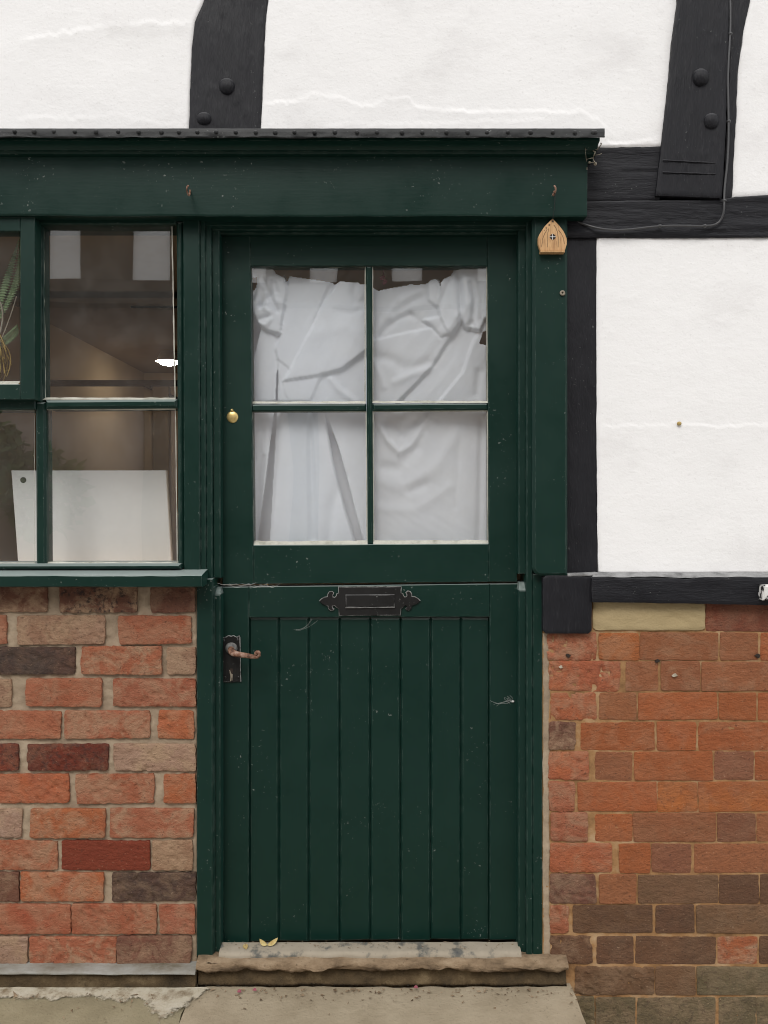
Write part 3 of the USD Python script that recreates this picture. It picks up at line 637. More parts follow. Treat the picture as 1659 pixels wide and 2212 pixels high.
post_a = obj('post', patch([(444, -420), (440, 0), (421, 45), (414, 100), (410, 200), (407, 330)], [(586, -420), (579, 0), (573, 52), (568, 160), (565, 240), (559, 330)], 130, 36, -0.004, 0.05, grain(1), wobble=0.0014, wob_scale=60, bevel=0.0022, seed=1), M_BLACK, tf, smooth=True)
obj('bolt', dome(490, 187, -0.004, 17.5 * PX, 0.012, 1.0, 1), M_BLACK, post_a, smooth=True)
obj('bolt', dome(441, 257, -0.004, 16.5 * PX, 0.011, 0.85, 2), M_BLACK, post_a, smooth=True)
post_b = obj('post', patch([(1470, -420), (1465, 0), (1452, 101), (1446, 173), (1438, 245), (1431, 313), (1424, 360), (1418, 421)], [(1582, -420), (1577, 0), (1574, 100), (1571, 200), (1567, 300), (1560, 428)], 130, 36, -0.014, 0.05, grain(2), wobble=0.0014, wob_scale=60, bevel=0.0022, seed=2), M_BLACK, tf, smooth=True)
obj('bolt', dome(1513, 168, -0.014, 18.5 * PX, 0.014, 1.0, 3), M_BLACK, post_b, smooth=True)
obj('bolt', dome(1536, 262, -0.014, 16.5 * PX, 0.012, 1.05, 4), M_BLACK, post_b, smooth=True)
for ya, yb in ((346, 352), (372, 376)):
    obj('peg_line', tube(at(np.linspace(1432, 1545, 12), np.linspace(ya, yb, 12), -0.0165 + 0.001), 0.0013, 6), M_BLACK, post_b, smooth=True)
obj('side_post', patch([(1586, -420), (1580, 0), (1577, 100), (1574, 200), (1570, 300), (1563, 430)], [(1628, -420), (1621, 0), (1605, 72), (1594, 155), (1591, 252), (1585, 360), (1582, 430)], 110, 14, -0.004, 0.05, grain(3), wobble=0.0014, wob_scale=60, bevel=0.002, seed=3), M_BLACK, tf, smooth=True)
obj('rail', patch([(1255, 317), (1432, 315)], [(1255, 436), (1426, 431)], 50, 34, -0.002, 0.05, grain(4, False), wobble=0.0014, wob_scale=60, bevel=0.0022, seed=4), M_BLACK_H, tf, smooth=True)
obj('rail', patch([(1215, 434), (1420, 432), (1560, 431), (1590, 425), (1659, 421), (2060, 405)], [(1215, 512), (1300, 512), (1450, 513), (1659, 511), (2060, 508)], 180, 28, -0.006, 0.05, grain(5, False, 0.007, 0.006), wobble=0.0014, wob_scale=60, bevel=0.002, seed=5), M_BLACK_H, tf, smooth=True)
obj('stud', patch([(1180, 505), (1180, 1242)], [(1290, 505), (1291, 1242)], 120, 20, 0.004, 0.05, grain(6, True, 0.0025, 0.001), wobble=0.0014, wob_scale=60, bevel=0.002, seed=6), M_BLACK, tf, smooth=True)
# lower rail; its sloping top is coloured grey for the sky light on it
obj('rail', cat_mesh([patch([(1279, 1247), (1460, 1249), (1482, 1252), (1510, 1247), (2060, 1247)], [(1279, 1301), (1500, 1304), (1659, 1308), (2060, 1312)], 140, 12, -0.026, 0.05, grain(7, False, 0.003, 0.002), wobble=0.0014, wob_scale=60, bevel=0.002, seed=7)]), M_BLACK_H, tf, smooth=True)
a, b = at(1288, 1236, 0.0), at(2060, 1236, 0.0)
c, d = at(1279, 1247, -0.024), at(2060, 1247, -0.024)
n = 90
tt = np.linspace(0, 1, n)[:, None]
top_back, top_front = a + (b - a) * tt, c + (d - c) * tt
wv = (meshkit.fbm(np.c_[top_front[:, 0] * 14, tt[:, 0] * 0, tt[:, 0] * 0], 3, 5) - .5) * 0.006
top_front[:, 2] += wv; top_back[:, 2] += wv * .5
mid_ = (top_back + top_front) / 2 + np.array([0, 0, 0.002])
V = np.stack([top_back, mid_, top_front], 1); ii = np.arange(n * 3).reshape(n, 3)
q = np.stack([ii[:-1, :-1], ii[:-1, 1:], ii[1:, 1:], ii[1:, :-1]], -1).reshape(-1, 4)
M_LEDGE = grainy('grey_ledge', [(0.3, (0.10, 0.10, 0.10)), (0.55, (0.24, 0.24, 0.24)), (0.8, (0.32, 0.32, 0.32))], scale=26, fine=150, bump=0.8, rough=0.6)  # grey of a black rail top, sky light put into the colour
obj('ledge', (V.reshape(-1, 3), q), M_LEDGE, tf, smooth=True, label='sloping ledge on the lower black rail, sky light painted in as grey')
obj('post_foot', patch([(1173.5, 1243), (1281, 1243)], [(1173.5, 1369), (1278, 1369)], 28, 30, -0.018, 0.05, grain(8, True, 0.002, 0.0005), wobble=0.001, wob_scale=60, bevel=0.002, round_px=6, seed=8), M_BLACK, tf, smooth=True)
obj('pale_line', patch([(1226, 1239.5), (1291, 1237)], [(1226, 1245), (1291, 1244)], 26, 4, -0.019, 0.02, mortar_disp(15, .003), wobble=0.0015, wob_scale=60, bevel=0.001, seed=9), M_LEDGE, tf, smooth=True)  # pale grey strip in the ledge colour, above the post foot


def below(line, X, Z, h, fade, y=-0.004):
    """Height of a torn plaster layer whose upper edge is the pixel polyline: full just under the edge, fading downwards."""
    L = np.asarray(line, float); W = at(L[:, 0], L[:, 1], y)
    zl = np.interp(X, W[:, 0], W[:, 2], left=np.nan, right=np.nan)
    dz = zl - Z
    e = np.clip(np.minimum(X - W[0, 0], W[-1, 0] - X) / 0.03, 0, 1)
    zl = zl + (meshkit.fbm(np.stack([X * 60, X * 0, X * 0 + len(L)], -1), 3, 77) - .5) * 0.012
    dz = zl - Z
    k = 0.25 + 1.1 * meshkit.fbm(np.stack([X * 11, X * 0, X * 0 + 3 * len(L)], -1), 3, 78)
    out = 0.46 * h * k * e * np.clip(dz / 0.003, 0, 1) * np.exp(-np.maximum(dz, 0) / fade)
    return np.nan_to_num(out)


def plaster(lines=(), seed=0, amp=0.004):
    def d(X, Z):
        h = (meshkit.fbm(np.stack([X * 5, Z * 6, np.full_like(X, seed)], -1), 2, seed) - .5) * amp * 0.8
        h += (meshkit.fbm(np.stack([X * 26, Z * 36, np.full_like(X, seed)], -1), 4, seed + 4) - .5) * amp * 0.16
        k = meshkit.noise(np.stack([X * 38, Z * 90, np.full_like(X, seed)], -1), seed + 8)
        h += 0.00022 * np.clip((k - 0.80) / 0.12, 0, 1)
        for ln, hh, fd in lines:
            h = h + below(ln, X, Z, hh, fd)
        return h
    return d


crack1 = [(565, 226), (597, 218), (645, 217), (671, 200), (696, 201), (751, 211), (780, 227), (808, 227), (834, 208), (888, 210), (890, 221), (917, 233), (978, 235), (1013, 237), (1128, 237), (1200, 240), (1250, 236), (1290, 255), (1330, 290)]
crack2 = [(690, 268), (760, 262), (900, 264), (1050, 259), (1190, 252)]
crack0 = [(40, 84), (80, 77), (150, 66), (224, 52), (332, 46), (416, 49)]
crack0b = [(20, 256), (90, 250), (160, 252), (250, 246), (330, 262), (400, 268)]
obj('plaster_panel', patch([(-430, -420), (-430, 330)], [(443, -420), (440, 0), (421, 45), (413.5, 100), (410, 200), (407, 330)], 150, 210, -0.0015, 0.05, plaster([(crack0, .0045, .035), (crack0b, .003, .02)], 1), wobble=0.0022, wob_scale=32, bevel=0.003, seed=21), M_PLASTER, tf, smooth=True)
obj('plaster_panel', patch([(584, -420), (578, 0), (572.5, 52), (567, 160), (564, 240), (558, 330), (558, 322)], [(1471, -420), (1466, 0), (1453, 101), (1447, 173), (1439, 245), (1432, 300), (1431, 317)], 170, 260, -0.0015, 0.05, plaster([(crack1, .006, .03), (crack2, .003, .02), ([(1290, 310), (1340, 306), (1400, 300), (1430, 292)], .006, .03)], 2), wobble=0.0028, wob_scale=32, bevel=0.003, seed=22), M_PLASTER, tf, smooth=True)
obj('plaster_panel', patch([(1630, -420), (1622, 0), (1606, 72), (1595, 155), (1592, 252), (1586, 360), (1582, 426)], [(2060, -420), (2060, 408)], 130, 90, -0.0015, 0.05, plaster([], 3), wobble=0.0025, wob_scale=30, bevel=0.003, seed=23), M_PLASTER, tf, smooth=True)
crack3 = [(1290, 919), (1360, 917), (1420, 916), (1466, 914), (1500, 917), (1560, 919), (1620, 915), (1700, 918)]
obj('plaster_panel', patch([(1290, 512), (1289, 600), (1290, 1000), (1291, 1150), (1294, 1239)], [(2060, 508), (2060, 1239)], 220, 170, 0.0005, 0.05, plaster([(crack3, .0035, .05)], 4, 0.0045), wobble=0.0018, wob_scale=30, bevel=0.003, seed=24), M_PLASTER, tf, smooth=True)

# ------------------------------------------------------------------ door frame
df = thing('door_frame', 'dark green moulded door frame with broad rounded board on its right side', 'door frame')


def vbar(x0, x1, y0, y1, yf, yb=0.09, x0b=None, x1b=None, bevel=0.0022):
    return pxprism([(x0, y0), (x1, y0), (x1b or x1, y1), (x0b or x0, y1)], yf, yb, bevel)


obj('jamb', cat_mesh([vbar(395, 431, 468, 1236, -0.004, 0.085, 397.5, 432.5), vbar(431.6, 443, 470, 1250, 0.0015, 0.085, 433, 445), vbar(443.6, 456, 474, 1262, 0.0065, 0.085, 445.6, 459)]), M_GREEN, df, smooth=25)
obj('jamb', cat_mesh([vbar(425, 460, 1250, 2066, -0.004, 0.085), vbar(460.4, 463, 1268, 2066, 0.004, 0.085)]), M_GREEN, df, smooth=25)
obj('stop', vbar(457.2, 474, 490, 1249, 0.016, 0.085, 461, 477), M_GREEN, df, smooth=25)
obj('stop', cat_mesh([vbar(463.4, 476.5, 1284, 2062, 0.012, 0.085)]), M_GREEN, df, smooth=25)
# cut upper ends of the lower stops, in a paler green
def cut_end(x0, x1, y0, y1):
    f0, f1 = at(x0, y1, 0.012), at(x1, y1, 0.012)
    b0, b1 = at(x0, y0, 0.034), at(x1, y0, 0.034)
    v = np.array([f0, f1, b1, b0, [f0[0], .08, f0[2]], [f1[0], .08, f1[2]], [b1[0], .08, b1[2]], [b0[0], .08, b0[2]]])
    f = np.array([[0, 1, 2], [0, 2, 3], [3, 2, 6], [3, 6, 7], [0, 3, 7], [0, 7, 4], [1, 5, 6], [1, 6, 2]])
    return v, f


M_PALE_GREEN = grainy('pale_green', [(0.3, (0.10, 0.13, 0.12)), (0.7, (0.20, 0.24, 0.225))], scale=60, fine=200, bump=0.4, rough=0.6)
obj('stop_end', cut_end(463.4, 476.5, 1268, 1284), M_PALE_GREEN, df)
obj('stop_end', cut_end(1121, 1136.5, 1257, 1275), M_PALE_GREEN, df)
obj('jamb', cat_mesh([vbar(1137, 1150.6, 476, 2066, 0.0015, 0.085, 1137, 1150.6), vbar(1151, 1172.6, 1240, 2066, 0.0022, 0.085)]), M_GREEN, df, smooth=25)
obj('stop', vbar(1120, 1136.6, 492, 1240, 0.014, 0.085), M_GREEN, df, smooth=25)
obj('stop', vbar(1120.6, 1136.6, 1275, 2062, 0.012, 0.085, 1119.6, 1136.6), M_GREEN, df, smooth=25)
obj('head', cat_mesh([pxbox(380, 462, 1152, 488, 0.006, 0.085), pxbox(456, 488.3, 1137, 497, 0.0125, 0.085), pxbox(474, 497.2, 1121, 506, 0.028, 0.085)]), M_GREEN_H, df, smooth=25)
arc = [(1151 + 20 - 20 * math.sin(t), 1244 - 20 + 20 * math.cos(t)) for t in np.linspace(0, math.pi / 2, 9)]
obj('cover_board', pxprism([(1151, 462), (1226.5, 462), (1226.5, 1243)] + arc, -0.022, 0.02, 0.006), M_GREEN, df, smooth=50, label='broad green board with rounded lower corner beside the black stud')

# ------------------------------------------------------------------ stable door: upper leaf
YL = 0.045


def glazed(parent, x0, y0, x1, y1, yg, yf, bx=(0, 0), putty_b=9.0, putty_s=2.6, seed=0):
    """A pane with its bead of putty; corners in pixels."""
    W = at(np.array([x0, x1, x1 + bx[1], x0 + bx[0]]), np.array([y0, y0, y1, y1]), yg)
    obj('pane', (W, np.array([[0, 3, 2], [0, 2, 1]])), M_GLASS, parent)
    bars = []
    depth = yg - yf
    n = 26

    def bead(p0, p1, w0, nx, nz, dpt, sd):
        t = np.linspace(0, 1, n)[:, None]
        base = np.asarray(p0) * (1 - t) + np.asarray(p1) * t
        wob = (meshkit.fbm(np.c_[base * 55], 3, sd) - .35) * 1.1
        w = (w0 * PX * (0.75 + 0.6 * wob))[:, None]
        out = base.copy(); out[:, 1] = yg - dpt
        inn = base + np.array([nx, 0, nz]) * w; inn[:, 1] = yg - 0.0004
        inn2 = base + np.array([nx, 0, nz]) * w * .75; inn2[:, 1] = yg - dpt * .3
        V = np.stack([out, inn2, inn], 1); ii = np.arange(n * 3).reshape(n, 3)
        q = np.stack([ii[:-1, :-1], ii[1:, :-1], ii[1:, 1:], ii[:-1, 1:]], -1).reshape(-1, 4)
        v = V.reshape(-1, 3); f = np.vstack([q[:, [0, 1, 2]], q[:, [0, 2, 3]]])
        nn = np.cross(v[f[:, 1]] - v[f[:, 0]], v[f[:, 2]] - v[f[:, 0]])
        if nn[:, 1].sum() > 0:
            f = f[:, ::-1]
        return v, f
    tl, tr, br, bl = W
    bars = [bead(bl, br, putty_b, 0, 1, depth * 0.9, seed + 1), bead(tl, bl, putty_s, 1, 0, depth * 0.35, seed + 2), bead(tr, br, putty_s, -1, 0, depth * 0.35, seed + 3), bead(tl, tr, putty_s, 0, -1, depth * 0.35, seed + 4)]
    obj('putty', cat_mesh(bars), M_PUTTY, parent, smooth=True)


d1 = thing('stable_door_leaf', 'upper half of the green stable door, glazed with four panes over white curtains', 'door')
obj('stile', pxprism([(476.5, 509), (540, 509), (548, 1262), (480, 1262)], YL, YL + .04), M_GREEN, d1, smooth=25)
obj('stile', pxprism([(1053, 509), (1118.5, 509), (1117.5, 1257), (1056, 1257)], YL, YL + .04), M_GREEN, d1, smooth=25)
obj('top_rail', pxbox(540.3, 509, 1052.7, 574, YL + .0006, YL + .04), M_GREEN_H, d1, smooth=25)
obj('bottom_rail', pxprism([(547.2, 1177.5), (1055.7, 1174.5), (1055.8, 1257.3), (548.2, 1261.5)], YL + .0006, YL + .04), M_GREEN_H, d1, smooth=25)
obj('glazing_bar', pxprism([(790.5, 574.3), (803.5, 574.3), (806, 1176), (794, 1176)], YL + .003, YL + .034, .004), M_GREEN, d1, smooth=25)
obj('glazing_bar', cat_mesh([pxprism([(543, 873), (791, 872), (791, 888), (543, 889)], YL + .0036, YL + .034, .004), pxprism([(805, 872), (1054.5, 870.5), (1054.5, 886), (805, 887.5)], YL + .0036, YL + .034, .004)]), M_GREEN_H, d1, smooth=25)
YG = YL + 0.013
glazed(d1, 540.5, 575, 790, 872.5, YG, YL + .003, bx=(2, 0), putty_b=6.5, seed=10)
glazed(d1, 804, 575, 1052.5, 871.5, YG, YL + .003, bx=(0.5, 1), putty_b=6.5, seed=20)
glazed(d1, 544, 888, 792, 1177.5, YG, YL + .003, bx=(3, 2), putty_b=11, seed=30)
glazed(d1, 805, 887, 1053.5, 1175, YG, YL + .003, bx=(1.5, 2), putty_b=9.5, seed=40)
lk = obj('lock_cover', cat_mesh([dome(502, 901, YL, 12.8 * PX, 0.005, 1.02, 1, 24, 5)]), M_BRASS, d1, smooth=True, label='round brass keyhole cover')
obj('pivot', dome(501, 886.5, YL, 3.6 * PX, 0.006, 1.0, 2, 12, 4), M_BRASS, lk, smooth=True)

# ------------------------------------------------------------------ stable door: lower leaf
d2 = thing('stable_door_leaf', 'lower half of the green stable door, boarded, with black letter plate and lever handle', 'door')
YD = 0.047
obj('stile', pxprism([(476.5, 1268), (537.3, 1267.5), (537.3, 2036), (483, 2038)], YD, YD + .04), M_GREEN, d2, smooth=25)
obj('stile', pxprism([(1058, 1261), (1119, 1260.5), (1117, 2030), (1058, 2030.5)], YD, YD + .04), M_GREEN, d2, smooth=25)
obj('rail', pxprism([(537.6, 1267.5), (1057.7, 1261), (1057.7, 1332.5), (537.6, 1334)], YD + .0006, YD + .04), M_GREEN_H, d2, smooth=25)
edges = [538, 602.5, 667, 734, 800, 865.5, 930.5, 996, 1057.6]
for i in range(8):
    g = np.random.default_rng(50 + i)
    p = pxprism([(edges[i] + .5, 1334.3), (edges[i + 1] - .5, 1334.3), (edges[i + 1] - .5, 2034.5 - i * .5 + g.uniform(-1.5, 1.5)), (edges[i] + .5, 2035 - i * .5 + g.uniform(-1.5, 1.5))], YD + .010 + g.uniform(-.0007, .0007), YD + .032, .0042)
    obj('plank', p, M_GREEN, d2, smooth=25)
obj('backing', pxbox(540, 1336, 1056, 2026, YD + .033, YD + .038, 0), M_GREEN, d2)
L = lambda pts: [(676.8 + x / 6.58, 1247.5 + y / 6.58) for x, y in pts]
half = [(355, 135), (360, 222), (332, 230), (328, 258), (305, 282), (280, 274), (274, 252), (293, 218), (266, 194), (228, 200), (206, 235), (205, 272), (160, 278), (115, 303), (85, 335), (120, 375), (168, 397), (205, 408), (210, 450), (245, 476), (285, 470), (300, 448), (278, 432), (274, 412), (300, 404), (328, 430), (356, 450), (362, 545)]
full = half + [(1606 - x, y - 4) for x, y in half[::-1]]
lp = obj('letter_plate', pxprism(L(full), YD - .0045, YD + .004, .0012), M_IRON, d2, label='black iron letter plate with scrolled ends')
obj('flap', pxprism(L([(455, 245), (1155, 240), (1158, 420), (458, 424)]), YD - .0075, YD - .003, .0016), M_IRON, lp)
obj('flap_lip', pxprism(L([(455, 424), (1160, 418), (1160, 432), (455, 438)]), YD - .0085, YD - .003, .001), M_STEEL, lp)
Lk = lambda pts: [(457.9 + x / 12.5, 1353.7 + y / 12.5) for x, y in pts]
for k_, seg in enumerate((half[:15], [(1606 - x, y - 4) for x, y in half[:15]], [half[0], (1606 - 355, 131)])):
    w2 = np.array(L(seg)); obj('worn_edge_glint', tube(at(w2[:, 0], w2[:, 1], YD - .0042), .0007, 5), M_STEEL2, lp)  # thin bright tubes draw the highlight along the plate outline
pl = obj('lock_plate', pxprism(Lk([(272, 282), (330, 296), (385, 275), (440, 240), (520, 258), (580, 238), (625, 262), (668, 284), (700, 262), (735, 235), (757, 290), (765, 800), (782, 1495), (640, 1492), (560, 1505), (280, 1500)]), YD - .004, YD + .003, .001), M_IRON, d2, label='black iron lock plate with scalloped top')
w2 = np.array(Lk([(272, 282), (330, 296), (385, 275), (440, 240), (520, 258), (580, 238), (625, 262), (668, 284), (700, 262), (735, 235), (757, 290), (765, 800), (782, 1495)]))
obj('worn_edge_glint', tube(at(w2[:, 0], w2[:, 1], YD - .0037), .0007, 5), M_STEEL2, pl)
for sx, sy in ((325, 375), (690, 350), (360, 1370), (715, 1372)):
    (a0, b0), = Lk([(sx, sy)])
    obj('screw', dome(a0, b0, YD - .004, 2.6 * PX, .0018, 1, 3, 10, 3), M_IRON, pl, smooth=True)
(bx_, by_), = Lk([(520, 585)])
obj('boss', cat_mesh([dome(bx_, by_, YD - .004, 13.5 * PX, .012, 1, 5, 22, 5), dome(bx_ - .4, by_ + 3, YD - .012, 8.2 * PX, .012, 1, 6, 18, 5)]), M_STEEL, pl, smooth=True)
hp = [at(499, 1403, YD - .012), at(500, 1407, YD - .032), at(505, 1411, YD - .044), at(520, 1414.5, YD - .047), at(538, 1417, YD - .047), at(553, 1419, YD - .045), at(559, 1418, YD - .042)]
hs = spline(hp, 22)
obj('lever', tube(hs, np.interp(np.linspace(0, 1, 22), [0, .2, .35, .6, .9, 1], [.0085, .0085, .0078, .0066, .0048, .004]), 12), M_RUST, pl, smooth=True, label='rusty lever handle')
obj('lever_curl', tube(spline([at(556, 1417, YD - .044), at(560, 1412.5, YD - .047), at(557.5, 1408.5, YD - .049), at(553, 1410, YD - .049), at(553.5, 1413, YD - .047)], 14), .0042, 10), M_RUST, pl, smooth=True)
obj('keyhole', cat_mesh([pxprism(Lk([(520 + 55 * math.cos(t), 1180 + 58 * math.sin(t)) for t in np.linspace(0, 2 * math.pi, 16, endpoint=False)]), YD - .0047, YD - .003, 0), pxprism(Lk([(505, 1220), (560, 1220), (552, 1330), (515, 1330)]), YD - .0049, YD - .003, 0)]), M_DARKHOLE, pl)
obj('keyhole_flap', cat_mesh([pxprism(Lk([(466, 1180), (482, 1175), (520, 1275), (558, 1290), (552, 1370), (500, 1380), (480, 1260)]), YD - .0068, YD - .0045, .0006), pxprism(Lk([(498, 1375), (520, 1378), (505, 1470), (482, 1478)]), YD - .0066, YD - .0045, .0004), pxprism(Lk([(528, 1375), (552, 1368), (545, 1455), (525, 1460)]), YD - .0066, YD - .0045, .0004)]), M_DRY, pl)

# ------------------------------------------------------------------ window
wn = thing('window', 'green four light window with side casement above the brick wall', 'window')
YW = -0.016
obj('jamb', pxprism([(380.5, 478), (394.6, 478), (397, 1228), (384, 1228)], -.002, .08, .006), M_GREEN, wn, smooth=25)
obj('mullion', cat_mesh([pxprism([(76, 478), (88, 478), (90.5, 868), (78, 868)], YW + .018, .042, .003), pxprism([(88, 478), (92.5, 478), (95.5, 868), (90.5, 868)], YW + .022, .042, .004)]), M_GREEN, wn, smooth=25)
obj('mullion', pxprism([(75.5, 868), (97.5, 868), (99.5, 1222), (77.5, 1222)], YW + .018, .042, .005), M_GREEN, wn, smooth=25)
obj('head', pxbox(-420, 462, 380, 484, YW + .012, .08, .002), M_GREEN_H, wn, smooth=25)
obj('glazing_bar', pxprism([(97, 864), (382, 862), (382, 881), (98, 883)], YW + .010, .06, .006), M_GREEN_H, wn, smooth=25)
obj('transom', pxprism([(-420, 862), (76, 862), (76, 884), (-420, 884)], YW + .012, .08, .003), M_GREEN_H, wn, smooth=25)
obj('bottom_rail', pxprism([(-420, 1219.5), (390, 1218), (390, 1229), (-420, 1231)], YW - .003, .08, .005), M_GREEN_H, wn, smooth=25)
sl = obj('sill', profile_x([(0.06, float(at(0, 1230, -0.002)[2])), (-0.002, float(at(0, 1230, -0.002)[2])), (-0.058, float(at(0, 1242, -0.058)[2])), (-0.061, float(at(0, 1245, -0.061)[2])), (-0.060, float(at(0, 1267, -0.060)[2])), (-0.056, float(at(0, 1268.5, -0.056)[2])), (0.02, float(at(0, 1268.5, -0.056)[2]) + .004), (0.06, float(at(0, 1268.5, -0.056)[2]) + .004)], X0, float(at(436, 1250, -0.06)[0]), 120,
     lambda X, i, Y, Z: ((meshkit.fbm(np.stack([X * 18, i * .9, X * 0], -1), 3, 3) - .5) * .0035 * ((i > 1) & (i < 6)), (meshkit.fbm(np.stack([X * 22, i * 1.3, X * 0 + 4], -1), 3, 6) - .5) * .0025 * ((i > 1) & (i < 6)))), M_GREEN_H, wn, smooth=30)
cs = obj('casement', frame_mesh((-420, 469, 75, 863), (-330, 499, 43.5, 830), YW - .014, YW + .028), M_GREEN, wn, smooth=25, label='opening casement sash at the left edge')
glazed(cs, -330, 499, 43.5, 832, YW + .006, YW - .012, bx=(1, 2), putty_b=9, seed=50)
glazed(wn, 92, 483, 373.5, 864.5, YW + .030, YW + .018, bx=(4, 7), putty_b=7, putty_s=4.0, seed=60)
glazed(wn, 97, 883, 381, 1220, YW + .030, YW + .018, bx=(1.5, 4), putty_b=7, putty_s=3.5, seed=70)
glazed(wn, -330, 884, 76, 1221, YW + .030, YW + .018, bx=(1, 1.5), putty_b=7, seed=80)

# ------------------------------------------------------------------ fascia with lead flashing
fa = thing('fascia', 'long dark green fascia board with lead covered cornice over window and door', 'fascia')
xe = float(at(1268.5, 400, -0.042)[0])
zt, zb = float(at(0, 338, -0.042)[2]), float(at(0, 466, -0.042)[2])
obj('board', profile_x([(0.03, zt), (-0.042, zt), (-0.042, zb + .004), (-0.039, zb), (0.03, zb + .003)], X0, xe, 60, lambda X, i, Y, Z: ((meshkit.fbm(np.stack([X * 3, i * .5, X * 0], -1), 2, 3) - .5) * .003, (meshkit.fbm(np.stack([X * 5, X * 0, X * 0], -1), 3, 8) - .5) * .006 * (i >= 2))), M_GREEN_H, fa, smooth=30)
zl0, zl1 = float(at(0, 276, -0.095)[2]), float(at(0, 297, -0.095)[2])
xm = float(at(1292, 305, -0.07)[0])
obj('moulding', profile_x([(0.03, zl1 + .004), (-0.085, zl1 + .004), (-0.085, zl1 - .003), (-0.078, zl1 - .004), (-0.070, zl1 - .006), (-0.064, zl1 - .010), (-0.061, zl1 - .014), (-0.054, zl1 - .0145), (-0.052, zl1 - .019), (-0.0424, zt - .001), (0.03, zt - .001)], X0, xm, 3), M_GREEN_H, fa, smooth=35)
# lead flashing: slightly dented strip with a rolled lower edge
nx_ = 420
xs = np.linspace(X0, float(at(1306.5, 285, -0.095)[0]), nx_)
dent = lambda k: (meshkit.fbm(np.stack([xs * 26, np.full(nx_, k * 1.0), xs * 0], -1), 3, 17) - .5)
row = [(0.002, zl0 + .035, 0, 0), (-0.088, zl0 + .001, .002, .002), (-0.094, zl0 - .001, .003, .0015), (-0.0955, (zl0 + zl1) / 2, .006, .001), (-0.095, zl1 + .004, .007, .004), (-0.0965, zl1 + .0005, .007, .005), (-0.094, zl1 - .001, .007, .005), (-0.090, zl1 + .003, .003, .003)]
V = np.stack([np.stack([xs, np.full(nx_, y) + dent(i) * ay, np.full(nx_, z) + dent(i + .3 if i < 4 else 9) * az], 1) for i, (y, z, ay, az) in enumerate(row)], 1)
ii = np.arange(nx_ * len(row)).reshape(nx_, -1)
q = np.stack([ii[:-1, :-1], ii[:-1, 1:], ii[1:, 1:], ii[1:, :-1]], -1).reshape(-1, 4)
v = V.reshape(-1, 3); f = np.vstack([q[:, [0, 1, 2]], q[:, [0, 2, 3]]])
nn = np.cross(v[f[:, 1]] - v[f[:, 0]], v[f[:, 2]] - v[f[:, 0]])
if nn[:, 1].sum() > 0:
    f = f[:, ::-1]
fl = obj('flashing', (v, f), M_LEAD, fa, smooth=True, label='grey lead strip nailed along the cornice')
nails = [-330, -285, -238, -190, -145, -100, -55, -12, 31, 73, 116, 161, 207, 255, 299, 348, 386, 426, 467, 509, 552, 594, 636, 679, 723, 771, 814, 868, 912, 964, 1010, 1052, 1097, 1146, 1194, 1242, 1281, 1286]
for i, nx1 in enumerate(nails):
    obj('nail', dome(nx1, 285.5 - 6.5 * max(0, (600 - nx1)) / 600 * 0.3, -0.0965, (4.4 if i % 3 else 5.0) * PX, .0032, .9, i, 10, 3), M_LEAD, fl, smooth=True)

# ------------------------------------------------------------------ door sill stone, plinth
stone = thing('door_sill', 'worn brown stone sill with pale cement strip beneath the green door', 'door sill')
xa, xb = float(at(425.5, 2090, -0.02)[0]), float(at(1226, 2090, -0.02)[0])


def erode(X, i, Y, Z):
    a = meshkit.fbm(np.stack([X * 12, i * .6, X * 0], -1), 4, 41) - .5
    b_ = meshkit.fbm(np.stack([X * 45, i * 1.1, X * 0], -1), 3, 43) - .5
    w = np.interp(i, [0, 1, 2, 3, 5, 7, 8, 9, 10], [0, 0, .3, 1, 1, 1, .8, .5, 0])
    return (a * .022 + b_ * .008) * w, (a * np.where(i > 4, .022, .010) + b_ * .008) * w


obj('stone', profile_x([(0.10, .04), (0.06, .062), (-0.006, .066), (-0.018, .064), (-0.026, .060), (-0.032, .054), (-0.031, .049), (-0.026, .045), (-0.018, .042), (-0.004, .041), (0.05, .041)], xa, xb, 190, erode), M_STEP, stone, smooth=True)
obj('base', profile_x([(0.10, .048), (-0.008, .048), (-0.012, .038), (-0.006, .030), (-0.010, .018), (-0.014, .006), (-0.018, -.003), (0.10, -.003)], xa + .001, xb - .001, 190, lambda X, i, Y, Z: ((meshkit.fbm(np.stack([X * 26, i * .9, X * 0], -1), 4, 47) - .5) * .016 * ((i > 0) & (i < 7)), X * 0)), M_PLINTH_DARK, stone, smooth=True, label='dark lower course of the sill, dirt and undercut shade in its colour')  # dark colour holds dirt and the shade of the undercut
obj('cement_strip', profile_x([(0.034, .045), (0.036, .076), (0.030, .079), (-0.002, .0765), (-0.009, .074), (-0.012, .067), (-0.012, .05)], float(at(478, 2040, 0.02)[0]), float(at(1122, 2040, 0.02)[0]), 120, lambda X, i, Y, Z: ((meshkit.fbm(np.stack([X * 20, i * .4, X * 0], -1), 3, 51) - .5) * .008 * (i > 2), (meshkit.fbm(np.stack([X * 14, i * .8, X * 0], -1), 3, 52) - .5) * .004 * (i > 0))), M_STRIP, stone, smooth=True)
pln = thing('plinth', 'low grey stone plinth with rounded lip below the left brick wall', 'plinth')
obj('lip', profile_x([(0.03, .045), (0.0, .046), (-0.020, .045), (-0.033, .044), (-0.039, .042), (-0.040, .039), (-0.036, .036), (0.03, .035)], X0, xa - .001, 170, lambda X, i, Y, Z: ((meshkit.fbm(np.stack([X * 9, i * .5, X * 0], -1), 3, 61) - .5) * .008 * (i > 1), (meshkit.fbm(np.stack([X * 11, i * .3, X * 0], -1), 3, 62) - .5) * .006)), M_PLINTH, pln, smooth=True)
